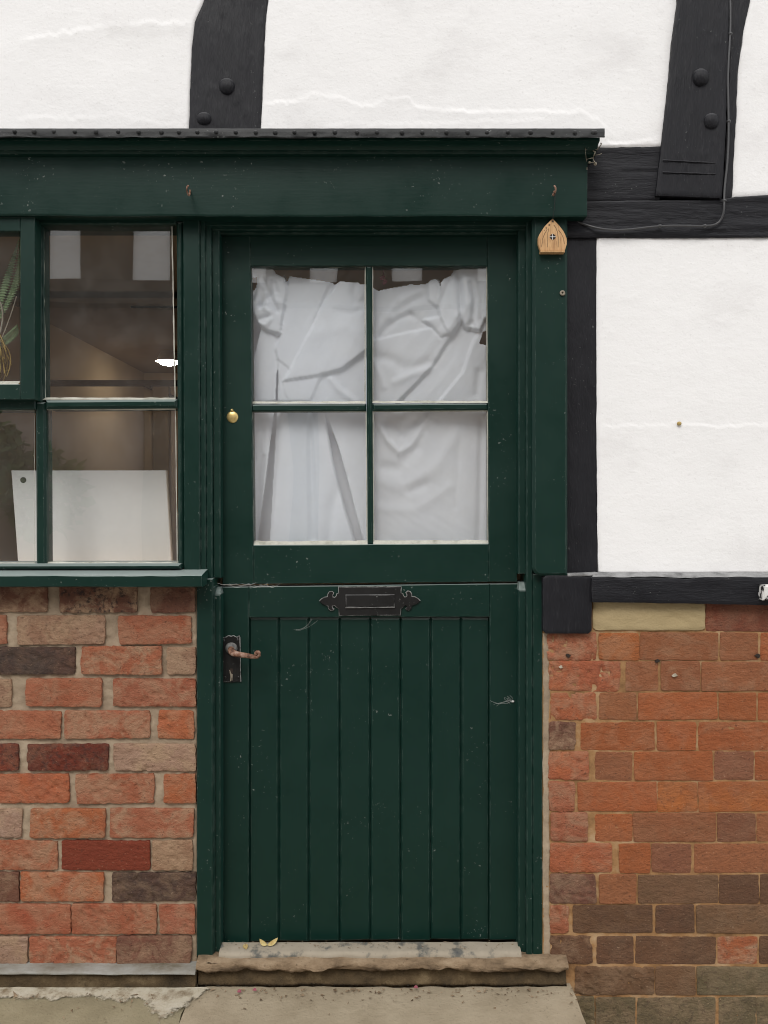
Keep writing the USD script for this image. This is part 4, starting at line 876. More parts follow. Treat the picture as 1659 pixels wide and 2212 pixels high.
obj('base', profile_x([(0.03, .038), (-0.022, .038), (-0.024, .018), (-0.031, .002), (-0.031, -.004), (0.03, -.004)], X0, xa - .002, 170, lambda X, i, Y, Z: ((meshkit.fbm(np.stack([X * 22, i * .9, X * 0], -1), 4, 63) - .5) * .016 * ((i > 0) & (i < 5)), X * 0)), M_PLINTH_DARK, pln, smooth=True)

# ------------------------------------------------------------------ curtains behind the door panes
gx0, gx1, gy0, gy1, st = 528.0, 1068.0, 566.0, 1196.0, 1.6
cxs = np.arange(gx0, gx1 + .1, st); cys = np.arange(gy0, gy1 + .1, st)
CXg, CYg = np.meshgrid(cxs, cys)
pts = shapely.points(CXg, CYg)
H = np.zeros_like(CXg)
A6 = lambda p: [(530.9 + x / 6.25, 564 + y / 6.25) for x, y in p]
B6 = lambda p: [(796.3 + x / 6.25, 564 + y / 6.25) for x, y in p]
A7 = lambda p: [(431.3 + x / 4.167, 862.6 + y / 4.167) for x, y in p]
B8 = lambda p: [(763.1 + x / 3.125, 829.5 + y / 3.125) for x, y in p]


def layer(poly, h, soft=14.0, step=0.5):
    step, soft = 0.7 + 0.3 * step, soft
    global H
    pg = Polygon(poly).buffer(0)
    ins = shapely.contains(pg, pts)
    dd = shapely.distance(pts, pg.boundary)
    k = step + (1 - step) * (1 - np.exp(-dd / soft))
    H = np.where(ins, np.maximum(H, 0) * .35 + h * k + np.minimum(H, 0) * .3, H)


def crease(line, depth, width):
    global H
    dd = shapely.distance(pts, LineString(line))
    H = H + depth * np.exp(-(dd / width) ** 2)


def one_sided(line, depth, width, side):
    """A fold lip: a step that fades away on one side of the line."""
    global H
    ls = LineString(line)
    dd = shapely.distance(pts, ls)
    a = np.asarray(line, float)
    best = np.full(CXg.shape, 1e9); sg = np.zeros(CXg.shape)
    for p, q_ in zip(a[:-1], a[1:]):
        e = q_ - p; L2 = (e ** 2).sum()
        t = np.clip(((CXg - p[0]) * e[0] + (CYg - p[1]) * e[1]) / L2, 0, 1)
        dx, dy = CXg - p[0] - t * e[0], CYg - p[1] - t * e[1]
        d2 = np.hypot(dx, dy); c = np.sign(e[0] * dy - e[1] * dx)
        m_ = d2 < best
        best = np.where(m_, d2, best); sg = np.where(m_, c, sg)
    H = H + np.where(sg * side > 0, depth * np.exp(-dd / width), 0)


# gentle overall hang
H += 4 * np.sin((CXg - 540) / 38.0 + CYg / 210.0) + 5 * (meshkit.fbm(np.stack([CXg / 60, CYg / 110, CXg * 0], -1), 3, 71) - .5)
# left: lower pleats
crease(A7([(675, 60), (660, 500), (560, 1400)]), -26, 9)
crease(A7([(1290, 700), (1190, 1000), (1140, 1400)]), -8, 12)
crease(A7([(800, 200), (810, 1400)]), 9, 22)
crease(A7([(1100, 400), (1090, 1300)]), 8, 18)
crease(A7([(560, 300), (500, 1300)]), -9, 10)
layer(A6([(205, 900), (390, 960), (400, 1300), (420, 1420), (395, 1900), (60, 1900), (60, 1500), (110, 1280)]), 5, 16, .3)
layer(A6([(420, 1300), (590, 1450), (500, 1620), (570, 1900), (450, 1900)]), 9, 10, .4)
layer(A6([(500, 1615), (1030, 1545), (870, 1900), (580, 1900), (525, 1750)]), 13, 14, .5)
layer(A6([(590, 195), (1200, 285), (1120, 340), (1000, 650), (800, 1100), (640, 1400), (600, 1460), (430, 1320), (400, 1190), (470, 1020), (540, 640), (550, 400)]), 17, 22, .45)
layer(A6([(1260, 270), (1520, 285), (1700, 320), (1700, 1170), (1590, 1250), (1300, 1470), (1000, 1550), (500, 1625), (640, 1400), (900, 900), (1070, 550)]), 30, 20, .5)
crease(A6([(1470, 330), (1460, 450), (1500, 560), (1640, 560)]), -10, 9)
crease(A6([(1640, 640), (1420, 720), (1250, 690)]), -5, 7)
crease(A6([(1000, 1000), (1300, 900), (1600, 1000)]), 5, 16)
crease(A6([(1150, 1600), (1260, 1740), (1480, 1890)]), 9, 7)
layer(A6([(60, 60), (370, 90), (430, 180), (540, 240), (560, 420), (520, 690), (470, 1000), (300, 950), (205, 900), (110, 730), (70, 560)]), 34, 20, .35)
for ln, dp, wd_ in (([(240, 250), (330, 470), (300, 500), (220, 610)], -13, 5), ([(340, 280), (350, 520), (430, 690)], -11, 4.5), ([(240, 420), (205, 620)], -12, 6), ([(400, 300), (430, 430)], -8, 4), ([(160, 240), (140, 420), (100, 520)], -10, 5),
                    ([(170, 850), (290, 885), (345, 800)], 7, 4), ([(190, 800), (310, 770)], -9, 5), ([(290, 560), (240, 640), (330, 700)], 6, 5), ([(440, 560), (520, 600)], 5, 6)):
    crease(A6(ln), dp * 1.5, wd_)
# right
layer(B6([(40, 1075), (640, 938), (850, 905), (960, 1030), (1095, 1020), (850, 1440), (600, 1700), (420, 1890), (350, 2000), (40, 2000)]), 15, 26, .35)
crease(B6([(100, 960), (260, 720), (430, 540), (700, 420)]), 10, 10)
crease(B6([(150, 1010), (260, 880), (420, 770), (560, 715)]), -13, 7)
crease(B6([(560, 720), (680, 800), (640, 930)]), -8, 8)
crease(B6([(330, 760), (600, 600), (800, 560)]), 7, 10)
crease(B6([(350, 700), (640, 500), (790, 440)]), -7, 9)
crease(B6([(60, 1290), (330, 1340), (480, 1450), (830, 1390)]), -10, 12)
crease(B6([(60, 1370), (150, 1540), (200, 1700)]), 6, 7)
crease(B6([(350, 1640), (620, 1520), (850, 1440)]), 7, 8)
one_sided(B6([(1260, 800), (1100, 1050), (850, 1440), (600, 1700), (380, 1920)]), -13, 22, -1)
one_sided(B6([(1500, 930), (1400, 1100), (1270, 1500), (1000, 1830), (930, 1900)]), 12, 34, -1)
crease(B6([(1490, 1500), (1470, 1800)]), -9, 8)
layer(B6([(715, 800), (980, 752), (1085, 1000), (970, 1035), (860, 900)]), 24, 10, .5)
crease(B6([(730, 810), (860, 900), (970, 1030)]), -6, 4)
layer(B6([(800, 290), (860, 240), (945, 250), (950, 640), (880, 600), (800, 540)]), 22, 12, .45)
layer(B6([(945, 320), (1000, 250), (1100, 200), (1180, 110), (1640, 60), (1640, 780), (1570, 790), (1500, 955), (1380, 920), (1300, 912), (1255, 820), (1105, 1020), (1040, 930), (960, 760), (925, 620)]), 36, 18, .45)
for ln, dp, wd_ in (([(1180, 140), (1230, 420), (1245, 820)], -13, 5), ([(1370, 330), (1425, 520), (1395, 900)], -12, 6), ([(1080, 300), (1000, 480), (945, 640)], -10, 5), ([(1300, 260), (1330, 600)], 6, 9), ([(1120, 420), (1160, 760)], 6, 9), ([(1310, 900), (1380, 840)], -8, 5), ([(1060, 960), (1220, 720)], 5, 8), ([(1500, 300), (1510, 800)], -6, 8)):
    crease(B6(ln), dp * 1.4, wd_)
# right lower swag
crease(B8([(150, 230), (230, 380), (310, 462), (390, 415), (500, 230)]), 12, 7)
crease(B8([(230, 240), (330, 330), (420, 240)]), -16, 13)
crease(B8([(200, 560), (300, 570), (420, 440)]), -10, 13)
crease(B8([(160, 650), (350, 700), (560, 560), (700, 330)]), 8, 16)
crease(B8([(380, 720), (480, 680)]), -10, 12)
crease(B8([(150, 840), (420, 850), (640, 700)]), 5, 12)
crease(B8([(870, 250), (850, 1050)]), -9, 7)
crease(B8([(720, 330), (690, 830)]), -4, 8)
def ruck(deg, across, along_, amp, sd, region):
    global H
    c_, s_ = math.cos(math.radians(deg)), math.sin(math.radians(deg))
    U_, V_ = CXg * c_ + CYg * s_, -CXg * s_ + CYg * c_
    H = H + region * amp * (meshkit.fbm(np.stack([U_ / across, V_ / along_, CXg * 0 + sd], -1), 3, sd) - .5) * 2


def wedge(poly, depth, soft):
    global H
    pg = Polygon(poly).buffer(0)
    H = H - np.where(shapely.contains(pg, pts), depth * (1 - np.exp(-shapely.distance(pts, pg.boundary) / soft)), 0)


wedge(A7([(1120, 110), (1150, 180), (1250, 430), (1350, 800), (1480, 1300), (1400, 1300), (1290, 950), (1195, 560)]), 34, 3)
wedge(A7([(965, 80), (1010, 80), (1080, 1300), (975, 1300)]), 24, 9)
wedge(A7([(560, 480), (600, 500), (540, 1300), (470, 1300), (480, 620)]), 18, 8)
soft_ = lambda a: np.clip(a, 0, 1)
up_ = soft_((900 - CYg) / 50); left_ = soft_((810 - CXg) / 20)
ruck(28, 20, 150, 3.6, 81, up_ * left_)
ruck(40, 17, 130, 4.2, 82, up_ * (1 - left_))
ruck(2, 30, 400, 1.6, 83, (1 - up_) * left_)
ruck(-58, 30, 150, 2.8, 84, (1 - up_) * (1 - left_))
H = gaussian_filter(H, 1.4)
YC = YG + 0.034
hang_l = A6([(60, 60), (370, 95), (420, 185), (525, 228), (545, 268), (565, 262), (590, 205), (800, 238), (1180, 298), (1205, 322), (1270, 290), (1520, 298), (1545, 322), (1720, 335), (1720, 4200), (-40, 4200), (-40, 1900)])
cut_l = [Polygon(A6([(60, 700), (110, 735), (205, 905), (180, 1000), (112, 1290), (60, 1500)])), Polygon(A6([(425, 1450), (440, 1500), (418, 1960), (400, 1960)])), Polygon(A6([(90, 250), (160, 240), (150, 350), (95, 440)])), Polygon(A7([(668, 100), (688, 100), (660, 640), (625, 1420), (500, 1420), (590, 760)])), Polygon(A7([(1128, 118), (1145, 150), (1250, 440), (1350, 800), (1475, 1300), (1412, 1300), (1300, 940), (1205, 560)]))]
hang_r = B6([(-70, 330), (55, 335), (75, 365), (135, 395), (340, 350), (520, 322), (560, 303), (640, 318), (790, 300), (830, 262), (890, 248), (935, 262), (960, 320), (1000, 258), (1095, 215), (1180, 60), (1700, 40), (1700, 4200), (-70, 4200)])
cut_r = [Polygon(B6([(1545, 960), (1600, 940), (1600, 1130), (1500, 1110)]))]


def cloth(poly, cuts, xa_, xb_, right):
    reg = Polygon(poly).buffer(0)
    for c_ in cuts:
        reg = reg.difference(c_.buffer(0))
    ok = shapely.contains(reg, pts) & (CXg >= xa_) & (CXg <= xb_)
    W = at(CXg, CYg, YC)
    Y = YC - np.minimum(H, 52) * 0.00050
    V = np.stack([W[..., 0], Y, W[..., 2]], -1)
    ii = np.arange(CXg.size).reshape(CXg.shape)
    keep = ok[:-1, :-1] & ok[1:, :-1] & ok[1:, 1:] & ok[:-1, 1:]
    q = np.stack([ii[:-1, :-1], ii[1:, :-1], ii[1:, 1:], ii[:-1, 1:]], -1)[keep]
    v = V.reshape(-1, 3)
    u_, inv = np.unique(q, return_inverse=True)
    return v[u_], inv.reshape(q.shape)


YHK = YC - .022
cu1 = thing('curtain', 'white curtain bunched at its top left corner behind the left door panes', 'curtain', 'white curtains behind the door panes')
obj('cloth', cloth(hang_l, cut_l, 528, 799, False), M_CLOTH, cu1, smooth=True)
W_ = at(*np.meshgrid(np.linspace(528, 799, 30), np.linspace(665, 1200, 40)), YC + .045)
W_[..., 1] += .006 * np.sin(W_[..., 0] * 60)
ii = np.arange(1200).reshape(40, 30)
obj('lining', (W_.reshape(-1, 3), np.stack([ii[:-1, :-1], ii[1:, :-1], ii[1:, 1:], ii[:-1, 1:]], -1).reshape(-1, 4)), M_CLOTH, cu1, smooth=True)
obj('hook', tube(spline([at(613, 596, YHK), at(617, 602, YHK - .006), at(618, 609, YHK - .004)], 8), .0016, 6), M_IRON, cu1, smooth=True)
cu2 = thing('curtain', 'white curtain swagged up to a knot at the right behind the right door panes', 'curtain', 'white curtains behind the door panes')
obj('cloth', cloth(hang_r, cut_r, 797.5, 1068, True), M_CLOTH, cu2, smooth=True)
obj('hook', tube(spline([at(944, 604, YHK), at(949, 608, YHK - .006), at(951, 617, YHK - .008)], 8), .0016, 6), M_IRON, cu2, smooth=True)
fw = []
for k in range(7):
    g = np.random.default_rng(300 + k)
    c_ = at(829 + g.uniform(-6, 6), 604 + g.uniform(-10, 10), YC + .05)
    mm = trimesh.creation.icosphere(1, .005); mm.apply_scale((1, .4, .8)); mm.apply_translation(c_); fw.append(mm)
fw.append(tube(np.array([at(829, 560, YC + .05), at(829, 600, YC + .05)]), .0008, 5))
obj('flower', cat_mesh(fw), M_PINK, None, smooth=True, label='small pink blossom hanging inside above the right curtain', cat='flower')

# ------------------------------------------------------------------ room behind window and door
zr0, zr1 = -0.05, float(at(0, 430, 0.1)[2])
rx0, rx1, ry1 = X0 - .05, float(at(1300, 1000, 0.1)[0]), 2.9
face = Polygon([(X0 - .05, -0.1), (X1, -0.1), (X1, float(at(0, -412, 0.09)[2])), (X0 - .05, float(at(0, -412, 0.09)[2]))])
hole1 = Polygon(xz([(-340, 478), (384, 478), (386, 1224), (-340, 1224)], 0.09))
hole2 = Polygon(xz([(478, 510), (1119, 510), (1117, 2036), (482, 2036)], 0.09))
core = face.difference(hole1).difference(hole2)
cm = trimesh.creation.extrude_polygon(core, 0.10, engine='earcut')
cv = np.array(cm.vertices)
cv = np.c_[cv[:, 0], 0.088 + cv[:, 2], cv[:, 1]]
room = thing('interior_room', kind='structure')
obj('inner_wall', (cv, np.array(cm.faces)[:, ::-1]), M_ROOM, room)
obj('back_wall', world_box(rx0, rx1, ry1, ry1 + .1, zr0, zr1), M_ROOM, room)
obj('end_wall', world_box(rx0 - .1, rx0, .19, ry1 + .1, zr0, zr1), M_ROOM, room)
obj('end_wall', world_box(rx1, rx1 + .1, .19, ry1 + .1, zr0, zr1), M_ROOM, room)
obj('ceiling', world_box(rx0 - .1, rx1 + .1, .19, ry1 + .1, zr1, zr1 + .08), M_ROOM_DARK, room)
obj('room_floor', world_box(rx0 - .1, rx1 + .1, .19, ry1 + .1, zr0 - .08, zr0), M_OAK, room)
obj('beam', world_box(rx0, rx1, 1.5, 1.54, float(at(0, 832, 1.5)[2]), float(at(0, 821, 1.5)[2])), M_OAK, room)
obj('ceiling_edge', world_box(rx0, rx1, 1.0, 1.1, float(at(0, 535, 1.0)[2]), zr1), M_ROOM, room)
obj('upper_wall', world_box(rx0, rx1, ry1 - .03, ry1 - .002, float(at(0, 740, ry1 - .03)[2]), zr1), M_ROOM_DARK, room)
p0, p1 = at(-60, 660, ry1 - .045), at(420, 880, ry1 - .045)
obj('stair_string', tube(np.array([p0, p1]), .014, 4), M_OAK, room)
for xw in (175, 260, 330):
    obj('wall_stud', world_box(float(at(xw, 900, ry1 - .06)[0]), float(at(xw + 34, 900, ry1 - .06)[0]), ry1 - .06, ry1 - .001, zr0, float(at(0, 838, ry1)[2])), M_ROOM_DARK if xw != 260 else M_OAK, room)
# things in the window
bd = thing('board', 'white board leaning inside the window behind the lower panes', 'board')
obj('panel', pxprism([(24, 1016), (359, 1016), (373, 1250), (41, 1250)], 0.16, 0.175, .002), M_BOARD, bd)
obj('hole', pxprism([(50 + 6.5 * math.cos(t), 1037 + 6.5 * math.sin(t)) for t in np.linspace(0, 2 * math.pi, 16, endpoint=False)], .1592, .1605, 0), M_DARKHOLE, bd)
lm = thing('pendant_lamp', 'lit white pendant lamp in the room behind the window', 'lamp')
lc = at(364, 781, 2.2)
cone = trimesh.creation.revolve([(0.004, .10), (0.02, .085), (.055, .02), (.066, 0)], sections=28); cone.apply_translation(lc)
obj('shade', cone, M_WHITE, lm, smooth=True)
disc = trimesh.creation.icosphere(3, .05); disc.apply_scale((.95, .95, .36)); disc.apply_translation(lc + np.array([0, 0, -.004]))
obj('bulb', disc, M_LAMP, lm)
obj('flex', tube(np.array([lc + [0, 0, .1], [lc[0], lc[1], zr1]]), .003, 6), M_CABLE, lm)
rl = obj('curtain_rail', tube(np.array([at(283, 663, .9), at(420, 663, .9)]), .004, 8), M_IRON, None, smooth=True, label='thin dark rail inside behind the upper window pane', cat='rail')
hpn = thing('hanging_plant', 'fern frond and golden roots hanging inside the casement at the left edge', 'plant')
YF = .06
for base, tip, ln in (((-6, 690), (42, 505), 34), ((-40, 700), (-70, 520), 40), ((-20, 760), (38, 700), 26)):
    fr = []
    for k in range(34):
        t = k / 33
        px_, py_ = base[0] + (tip[0] - base[0]) * t + 10 * math.sin(t * 3), base[1] + (tip[1] - base[1]) * t
        w_ = ln * (math.sin(math.pi * min(1, t * .9 + .12))) * .62
        for sd in (-1, 1):
            a_ = at(px_, py_, YF + .02 * t); b_ = at(px_ + sd * w_, py_ - w_ * .25 + 4, YF + .02 * t + .006 * sd); c_ = at(px_ + sd * w_ * .5, py_ - 4.5 - w_ * .1, YF + .02 * t); d_ = at(px_ + sd * w_ * .5, py_ + 4.0 - w_ * .05, YF + .02 * t)
            fr.append((np.array([a_, c_, b_, d_]), np.array([[0, 1, 2], [0, 2, 3]])))
    obj('frond', cat_mesh(fr), M_FERN, hpn)
obj('stem', cat_mesh([tube(spline([at(-8, 800, YF), at(0, 720, YF), at(6, 690, YF), at(-6, 640, YF)], 10), .0022, 6), tube(spline([at(0, 740, YF), at(20, 690, YF), at(36, 640, YF)], 8), .0014, 6)]), M_DRY, hpn, smooth=True)
rt = []
for k in range(46):
    g = np.random.default_rng(400 + k)
    x0_ = g.uniform(-40, 16)
    rt.append(tube(spline([at(x0_ * .4 - 6, 728 + g.uniform(-6, 10), YF + g.uniform(-.01, .01)), at(x0_, 755 + g.uniform(-10, 20), YF + g.uniform(-.02, .02)), at(x0_ * 1.1 + g.uniform(-10, 12), 800 + g.uniform(-25, 25), YF + g.uniform(-.02, .02))], 7), .0016, 5))
obj('roots', cat_mesh(rt), M_ROOTS, hpn, smooth=True)

# ------------------------------------------------------------------ small things on the front
def hook_mesh(pts):
    return tube(spline([at(*p) for p in pts], 18), .0021, 8)


obj('hook', hook_mesh([(411, 417, -0.038), (410, 417, -0.062), (407, 421, -0.078), (404, 413, -0.086), (404, 405, -0.088), (407, 401, -0.086)]), M_RUST, None, smooth=True, label='rusty bare hook in the fascia above the window jamb', cat='hook')
obj('hook', hook_mesh([(1196, 419, -0.038), (1195, 419, -0.062), (1196, 421, -0.076), (1200, 413, -0.084), (1200, 406, -0.086), (1197, 401, -0.085)]), M_RUST, None, smooth=True, label='rusty hook in the fascia holding the wooden house ornament', cat='hook')
Hs = lambda pts_: [(1114.8 + x / 10.417, 371.6 + y / 10.417) for x, y in pts_]
pq = thing('house_ornament', 'small wooden drop shaped house ornament hanging on the green board', 'ornament')
body = Hs([(822, 1042), (900, 1125), (960, 1190), (1010, 1250), (1065, 1325), (1105, 1400), (1138, 1490), (1147, 1545), (1142, 1620), (1122, 1690), (1098, 1768), (548, 1768), (520, 1690), (500, 1620), (494, 1540), (505, 1450), (545, 1370), (600, 1285), (650, 1215), (700, 1165), (760, 1105)])
obj('body', pxprism(body, -0.032, -0.0225, .0008), M_PLAQUE, pq, smooth=40)
obj('base', pxprism(Hs([(552, 1766), (1100, 1766), (1100, 1802), (552, 1802)]), -0.040, -0.0225, .0008), M_PLAQUE, pq)
wo = obj('round_window', pxprism(Hs([(825 + 64 * math.cos(t), 1457 + 64 * math.sin(t)) for t in np.linspace(0, 2 * math.pi, 24, endpoint=False)]), -0.0325, -0.0315, 0), M_DARKHOLE, pq)
obj('cross', cat_mesh([pxprism(Hs([(819, 1390), (831, 1390), (831, 1524), (819, 1524)]), -0.0332, -0.0322, 0), pxprism(Hs([(758, 1452), (892, 1452), (892, 1463), (758, 1463)]), -0.0331, -0.0322, 0)]), M_WHITE, wo)
for sx, sy, r_ in ((828, 1108, 34), (748, 1190, 25), (683, 1258, 17), (635, 1315, 10)):
    obj('star', pxprism(Hs([(sx + (r_ if k % 2 == 0 else r_ * .42) * math.sin(k * math.pi / 5), sy - (r_ if k % 2 == 0 else r_ * .42) * math.cos(k * math.pi / 5)) for k in range(10)]), -0.0325, -0.0315, 0), M_DARKHOLE, pq)
gl = []
for ln in ([(735, 1270), (715, 1360), (708, 1500), (706, 1690)], [(850, 1190), (905, 1270), (935, 1370), (950, 1500), (945, 1690)], [(700, 1290), (640, 1390), (600, 1500), (575, 1680)], [(950, 1300), (1020, 1390), (1070, 1500), (1085, 1620)]):
    p_ = np.array(Hs(ln)); gl.append(tube(at(along(p_, np.linspace(0, 1, 14))[:, 0], along(p_, np.linspace(0, 1, 14))[:, 1], -0.0321), .00045, 5))
obj('engraved_line', cat_mesh(gl), M_DARKHOLE, pq)
obj('string', cat_mesh([tube(spline([at(1198, 416, -0.082), at(1197.5, 440, -0.066), at(1194.5, 474, -0.036)], 10), .0003, 5), tube(spline([at(1199.5, 416, -0.082), at(1198.5, 440, -0.066), at(1193, 474, -0.036)], 10), .0003, 5)]), M_CABLE, pq)
sn = trimesh.creation.torus(.0042, .0024, 14, 8); sn.apply_transform(trimesh.transformations.rotation_matrix(math.pi / 2, [1, 0, 0])); sn.apply_translation(at(1215, 633, -0.0245))
obj('snail_shell', cat_mesh([sn, dome(1218, 635, -0.0222, .0035, .004, 1, 3, 10, 3)]), M_DRY, None, smooth=True, label='tiny pale snail shell stuck on the green board below the ornament', cat='snail shell')
nl = thing('wall_nail', 'small rusty nail head in the right hand white plaster panel', 'nail')
obj('head', dome(1467, 915, -0.003, 5 * PX, .006, .9, 6, 10, 4), M_YLEAF, nl, smooth=True)
cb = thing('cable', 'black cable clipped down the right timber post and along the rail', 'cable')
cp = [(1588, -410, -.013), (1577, 0, -.013), (1577, 72, -.013), (1573, 144, -.013), (1573.5, 259, -.013), (1570, 360, -.014), (1564, 432, -.016), (1563, 458, -.017), (1555, 478, -.013), (1522, 488, -.017), (1422, 489, -.017), (1335, 497, -.017), (1292, 493, -.016), (1255, 482, -.004), (1236, 474, .0)]
obj('wire', tube(spline([at(*p) for p in cp], 120), .0026, 8), M_CABLE, cb, smooth=True)
for x_, y_, yy in ((1577, 74, -.013), (1573.5, 263, -.013), (1564, 434, -.016), (1522, 488.5, -.017), (1425, 489, -.017)):
    obj('clip', dome(x_, y_, yy + .002, 5 * PX, .0065, .9, 3, 10, 3), M_CABLE, cb, smooth=True)
T8 = lambda pts_: [(1181.2 + x / 11.363, 278.7 + y / 11.363) for x, y in pts_]
tw = []
for ln, r_ in (([(800, 330), (790, 370), (900, 460), (1000, 455), (1090, 490), (1160, 550), (1230, 520), (1310, 420), (1320, 350)], .0012), ([(1180, 555), (1160, 640), (1135, 720), (1170, 800), (1190, 860)], .0011), ([(1140, 710), (1060, 720), (980, 745)], .0007), ([(1160, 640), (1260, 630), (1350, 600)], .0007), ([(1045, 815), (1090, 825), (1160, 825)], .0008), ([(1250, 430), (1215, 500), (1110, 490), (980, 510)], .0007), ([(960, 440), (950, 560), (970, 760), (985, 1000)], .0006)):
    w_ = T8(ln); tw.append(tube(spline([at(x, y, -0.045 - .02 * (k % 2)) for k, (x, y) in enumerate(w_)], 24), r_, 6))
tw.append(dome(*T8([(1190, 855)])[0], -0.05, .004, .004)); tw.append(dome(*T8([(1050, 820)])[0], -0.05, .003, .003))
obj('dry_tendril', cat_mesh(tw), M_DRY, None, smooth=True, label='dry curled creeper tendril at the right end of the fascia', cat='tendril')
bk = thing('pipe_bracket', 'chipped white painted iron bracket on the lower black rail at the right', 'bracket')
x0_, x1_ = float(at(1648, 1280, -.05)[0]), float(at(1730, 1280, -.07)[0]); z0_, z1_ = float(at(0, 1297, -.05)[2]), float(at(0, 1264, -.05)[2])
obj('body', prism([(x0_, z0_), (x1_, z0_), (x1_, z1_), (x0_ + .004, z1_), (x0_, z1_ - .004)], -.052, -.02, .004), M_CHIPPED, bk)
obj('rim', prism([(x0_ + .03, z0_ + .006), (x1_, z0_ + .006), (x1_, z1_ - .006), (x0_ + .03, z1_ - .006)], -.058, -.051, .002), M_CHIPPED, bk)


def leaf_mesh(p0, p1, wid, lift, seed):
    p0, p1 = np.asarray(p0), np.asarray(p1)
    t = np.linspace(0, 1, 9); dirv = p1 - p0; side = np.cross(dirv, [0, -.4, 1]); side /= np.linalg.norm(side)
    V = []
    for k in t:
        w_ = wid * math.sin(math.pi * k) ** .7
        c_ = p0 + dirv * k
        V += [c_ - side * w_ + [0, 0, lift * w_ / wid], c_, c_ + side * w_ + [0, 0, lift * w_ / wid]]
    ii = np.arange(27).reshape(9, 3)
    q = np.stack([ii[:-1, :-1], ii[:-1, 1:], ii[1:, 1:], ii[1:, :-1]], -1).reshape(-1, 4)
    return np.array(V), q


zs = .081
lf0 = np.array([float(at(578, 2024, .02)[0]), .012, zs + .001])
obj('fallen_leaf', cat_mesh([(lambda q: (q[0], np.vstack([q[1][:, [0, 1, 2]], q[1][:, [0, 2, 3]]])))(leaf_mesh(lf0, lf0 + np.array([-.020, .010, .010]), .006, -.004, 1)), (lambda q: (q[0], np.vstack([q[1][:, [0, 1, 2]], q[1][:, [0, 2, 3]]])))(leaf_mesh(lf0, lf0 + np.array([.025, .012, .012]), .0065, -.004, 2))]), M_YLEAF, None, smooth=True, label='curled pale yellow leaf lying under the door bottom', cat='leaf')
obj('fallen_leaf', leaf_mesh(at(528, 2030, .02) * [1, 1, 0] + [0, 0, zs - .001], at(532, 2038, .0) * [1, 1, 0] + [0, 0, zs - .003], .006, .002, 2), M_YLEAF, None, smooth=True, label='small yellow leaf scrap left of the curled leaf', cat='leaf')
for k, (px_, yy, w_, lab) in enumerate(((512, -.052, .0045, 'tiny pink petal on the slab near the left jamb'), (893, -.036, .004, 'tiny reddish petal on the slab below the middle of the sill'), (545, -.046, .004, 'dark pink petal scrap on the slab beside the pink petal'))):
    c_ = np.array([float(at(px_, 2150, yy)[0]), yy, .006])
    obj('fallen_petal', leaf_mesh(c_, c_ + [.011, -.004, .001], w_, .003, k), M_PINK, None, smooth=True, label=lab, cat='petal')
gr = []
rg = np.random.default_rng(77)
for k in range(420):
    x_ = rg.uniform(X0, x_right); dk = rg.exponential(.022)
    rr_ = rg.uniform(.0008, .0026) * (1.0 if k % 9 else 1.6)
    c_ = np.array([x_, -.036 - dk - (.0 if x_ > x_joint else .012), .003 + rr_ * .3])
    o_ = rg.normal(size=(4, 3)) * rr_ * [1.4, 1.2, .6]
    gr.append((c_ + o_, np.array([[0, 1, 2], [0, 2, 3], [0, 3, 1], [1, 3, 2]])))
for k in range(90):
    x_ = rg.uniform(at(482, 2030, 0)[0], at(1116, 2030, 0)[0]); rr_ = rg.uniform(.0008, .002)
    o_ = rg.normal(size=(4, 3)) * rr_ * [1.5, 1, .5]
    gr.append((np.array([x_, rg.uniform(.0, .034), .0802]) + o_, np.array([[0, 1, 2], [0, 2, 3], [0, 3, 1], [1, 3, 2]])))
obj('grit', cat_mesh(gr), M_STEP, None, label='scattered grit and dry crumbs along the sill and wall foot', cat='grit', kind='stuff')
wb = []
for k in range(9):
    g = np.random.default_rng(600 + k)
    x_ = 470 + k * 13
    wb.append(tube(spline([at(x_, 1262 + g.uniform(-3, 3), .03), at(x_ + 14, 1265 + g.uniform(-2, 5), .028), at(x_ + 30, 1262 + g.uniform(-3, 3), .032)], 8), .0003, 4))
obj('cobweb', cat_mesh(wb), M_WEB, None, label='dusty cobweb strands across the left end of the door split', cat='cobweb')
wb = []
for k in range(3):
    g = np.random.default_rng(700 + k)
    wb.append(tube(spline([at(684 + g.uniform(-14, 4), 1337 + g.uniform(-1, 3), .04), at(655 + g.uniform(-6, 6), 1354 + g.uniform(-4, 4), .042), at(634 + g.uniform(-6, 6), 1364 + g.uniform(-5, 8), .05)], 8), .0001, 4))
obj('cobweb', cat_mesh(wb), M_WEB, None, label='small cobweb under the rail above the second plank joint', cat='cobweb')

wb = []
for k in range(7):
    g = np.random.default_rng(750 + k)
    wb.append(tube(spline([at(1107 + g.uniform(-4, 4), 1515 + g.uniform(-4, 4), .043), at(1095 + g.uniform(-9, 12), 1512 + g.uniform(-9, 9), .04), at(1064 + g.uniform(-6, 44), 1506 + g.uniform(-5, 22), .045)], 8), .00014, 4))
wb.append(dome(1108, 1515, .045, .0035, .003, .7))
obj('cobweb', cat_mesh(wb), M_WEB, None, label='dusty web tuft on the right stile of the lower door', cat='cobweb')

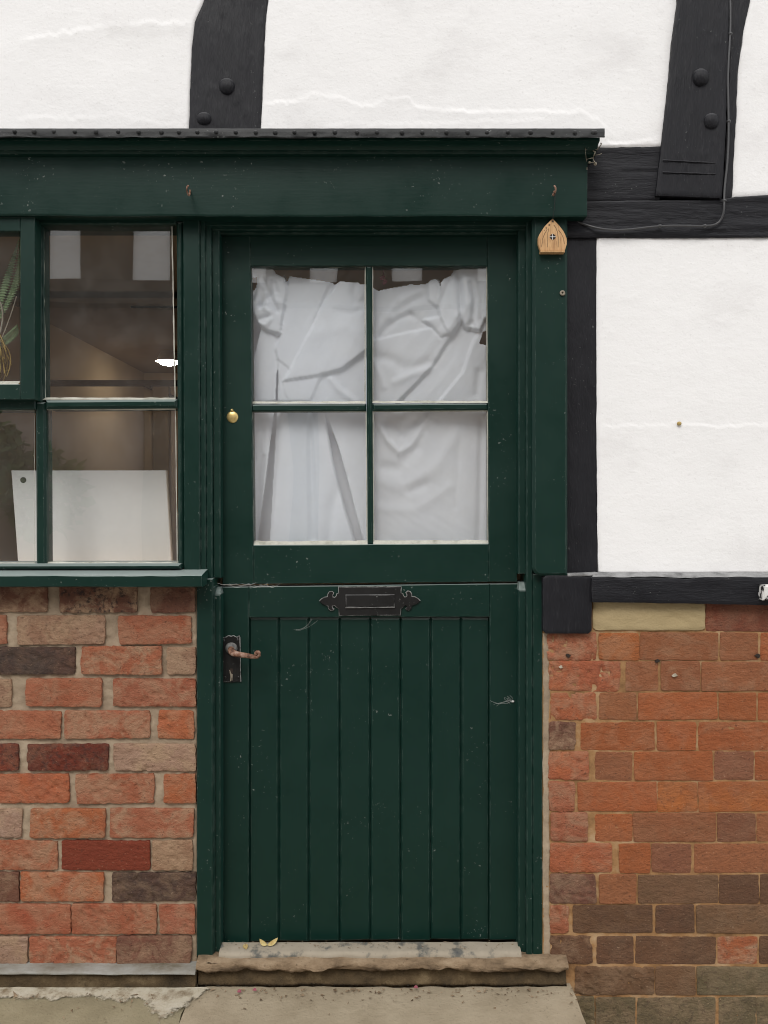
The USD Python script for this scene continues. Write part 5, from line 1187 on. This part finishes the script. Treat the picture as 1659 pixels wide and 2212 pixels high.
# ------------------------------------------------------------------ house across the lane (seen in the panes)
oh = thing('opposite_house', 'white and black timbered house across the lane, mirrored in the panes', 'house')
YO = -8.0
obj('lower_wall', world_box(-7, 7, YO - .4, YO - .3, 2.35, 3.75), M_BROWNWALL, oh)
obj('ground_wall', world_box(-7, 7, YO - .4, YO - .29, -.16, 2.345), M_PINKWALL, oh)
obj('door_post', world_box(-3.1, -2.75, YO - .29, YO - .25, -.16, 2.34), M_OAK, oh)
obj('door_post', world_box(-1.2, -.85, YO - .29, YO - .25, -.16, 2.34), M_OAK, oh)
obj('jetty_beam', world_box(-7, 7, YO - .3, YO - .02, 3.62, 3.90), M_OAK, oh)
obj('upper_wall', world_box(-7, 7, YO - .3, YO - .05, 3.901, 5.4), M_PLASTER, oh)
xo = -6.9
k = 0
while xo < 6.9:
    g = np.random.default_rng(800 + k)
    w_ = g.uniform(.55, .75)
    obj('stud', world_box(xo, xo + w_, YO - .06, YO - .015, 3.902, 5.4), M_OAK, oh)
    xo += w_ + g.uniform(.36, .52); k += 1
rv = np.array([[-7.3, YO + .3, 5.35], [7.3, YO + .3, 5.35], [7.3, YO - 3.2, 7.0], [-7.3, YO - 3.2, 7.0]])
obj('roof', (np.vstack([rv, rv - [0, 0, .12]]), np.array([[0, 1, 2], [0, 2, 3], [4, 6, 5], [4, 7, 6], [0, 4, 5], [0, 5, 1], [1, 5, 6], [1, 6, 2], [2, 6, 7], [2, 7, 3], [3, 7, 4], [3, 4, 0]])), M_BROWNWALL, oh)
for k, (x_, z_, r_) in enumerate(((-4.75, 1.7, .42), (-4.1, 1.25, .5), (-5.3, 1.5, .6), (1.6, .3, .4))):
    sh = thing('shrub', None, 'shrub')
    lv = []
    g = np.random.default_rng(900 + k)
    n = 900
    dr = g.normal(size=(n, 3)); dr /= np.linalg.norm(dr, axis=1, keepdims=True)
    cc = np.array([x_, YO + .35, z_]) + dr * (r_ * g.uniform(.5, 1, n) ** .5)[:, None] * [1, .7, 1.1]
    a_, b_ = g.normal(size=(n, 3)) * .05, g.normal(size=(n, 3)) * .05
    v = np.stack([cc, cc + a_, cc + a_ + b_, cc + b_], 1).reshape(-1, 3)
    obj('foliage', (v, np.arange(4 * n).reshape(n, 4)), M_GREENERY, sh)
    obj('stem', tube(np.array([[x_, YO + .35, -.16], [x_, YO + .35, z_]]), .04, 6), M_OAK, sh)
    tag(sh, ['leafy shrub across the lane mirrored in the lower left pane', 'rounder shrub across the lane mirrored beside the mullion', 'tall shrub across the lane at far left', 'low shrub across the lane right of the doorway line'][k])
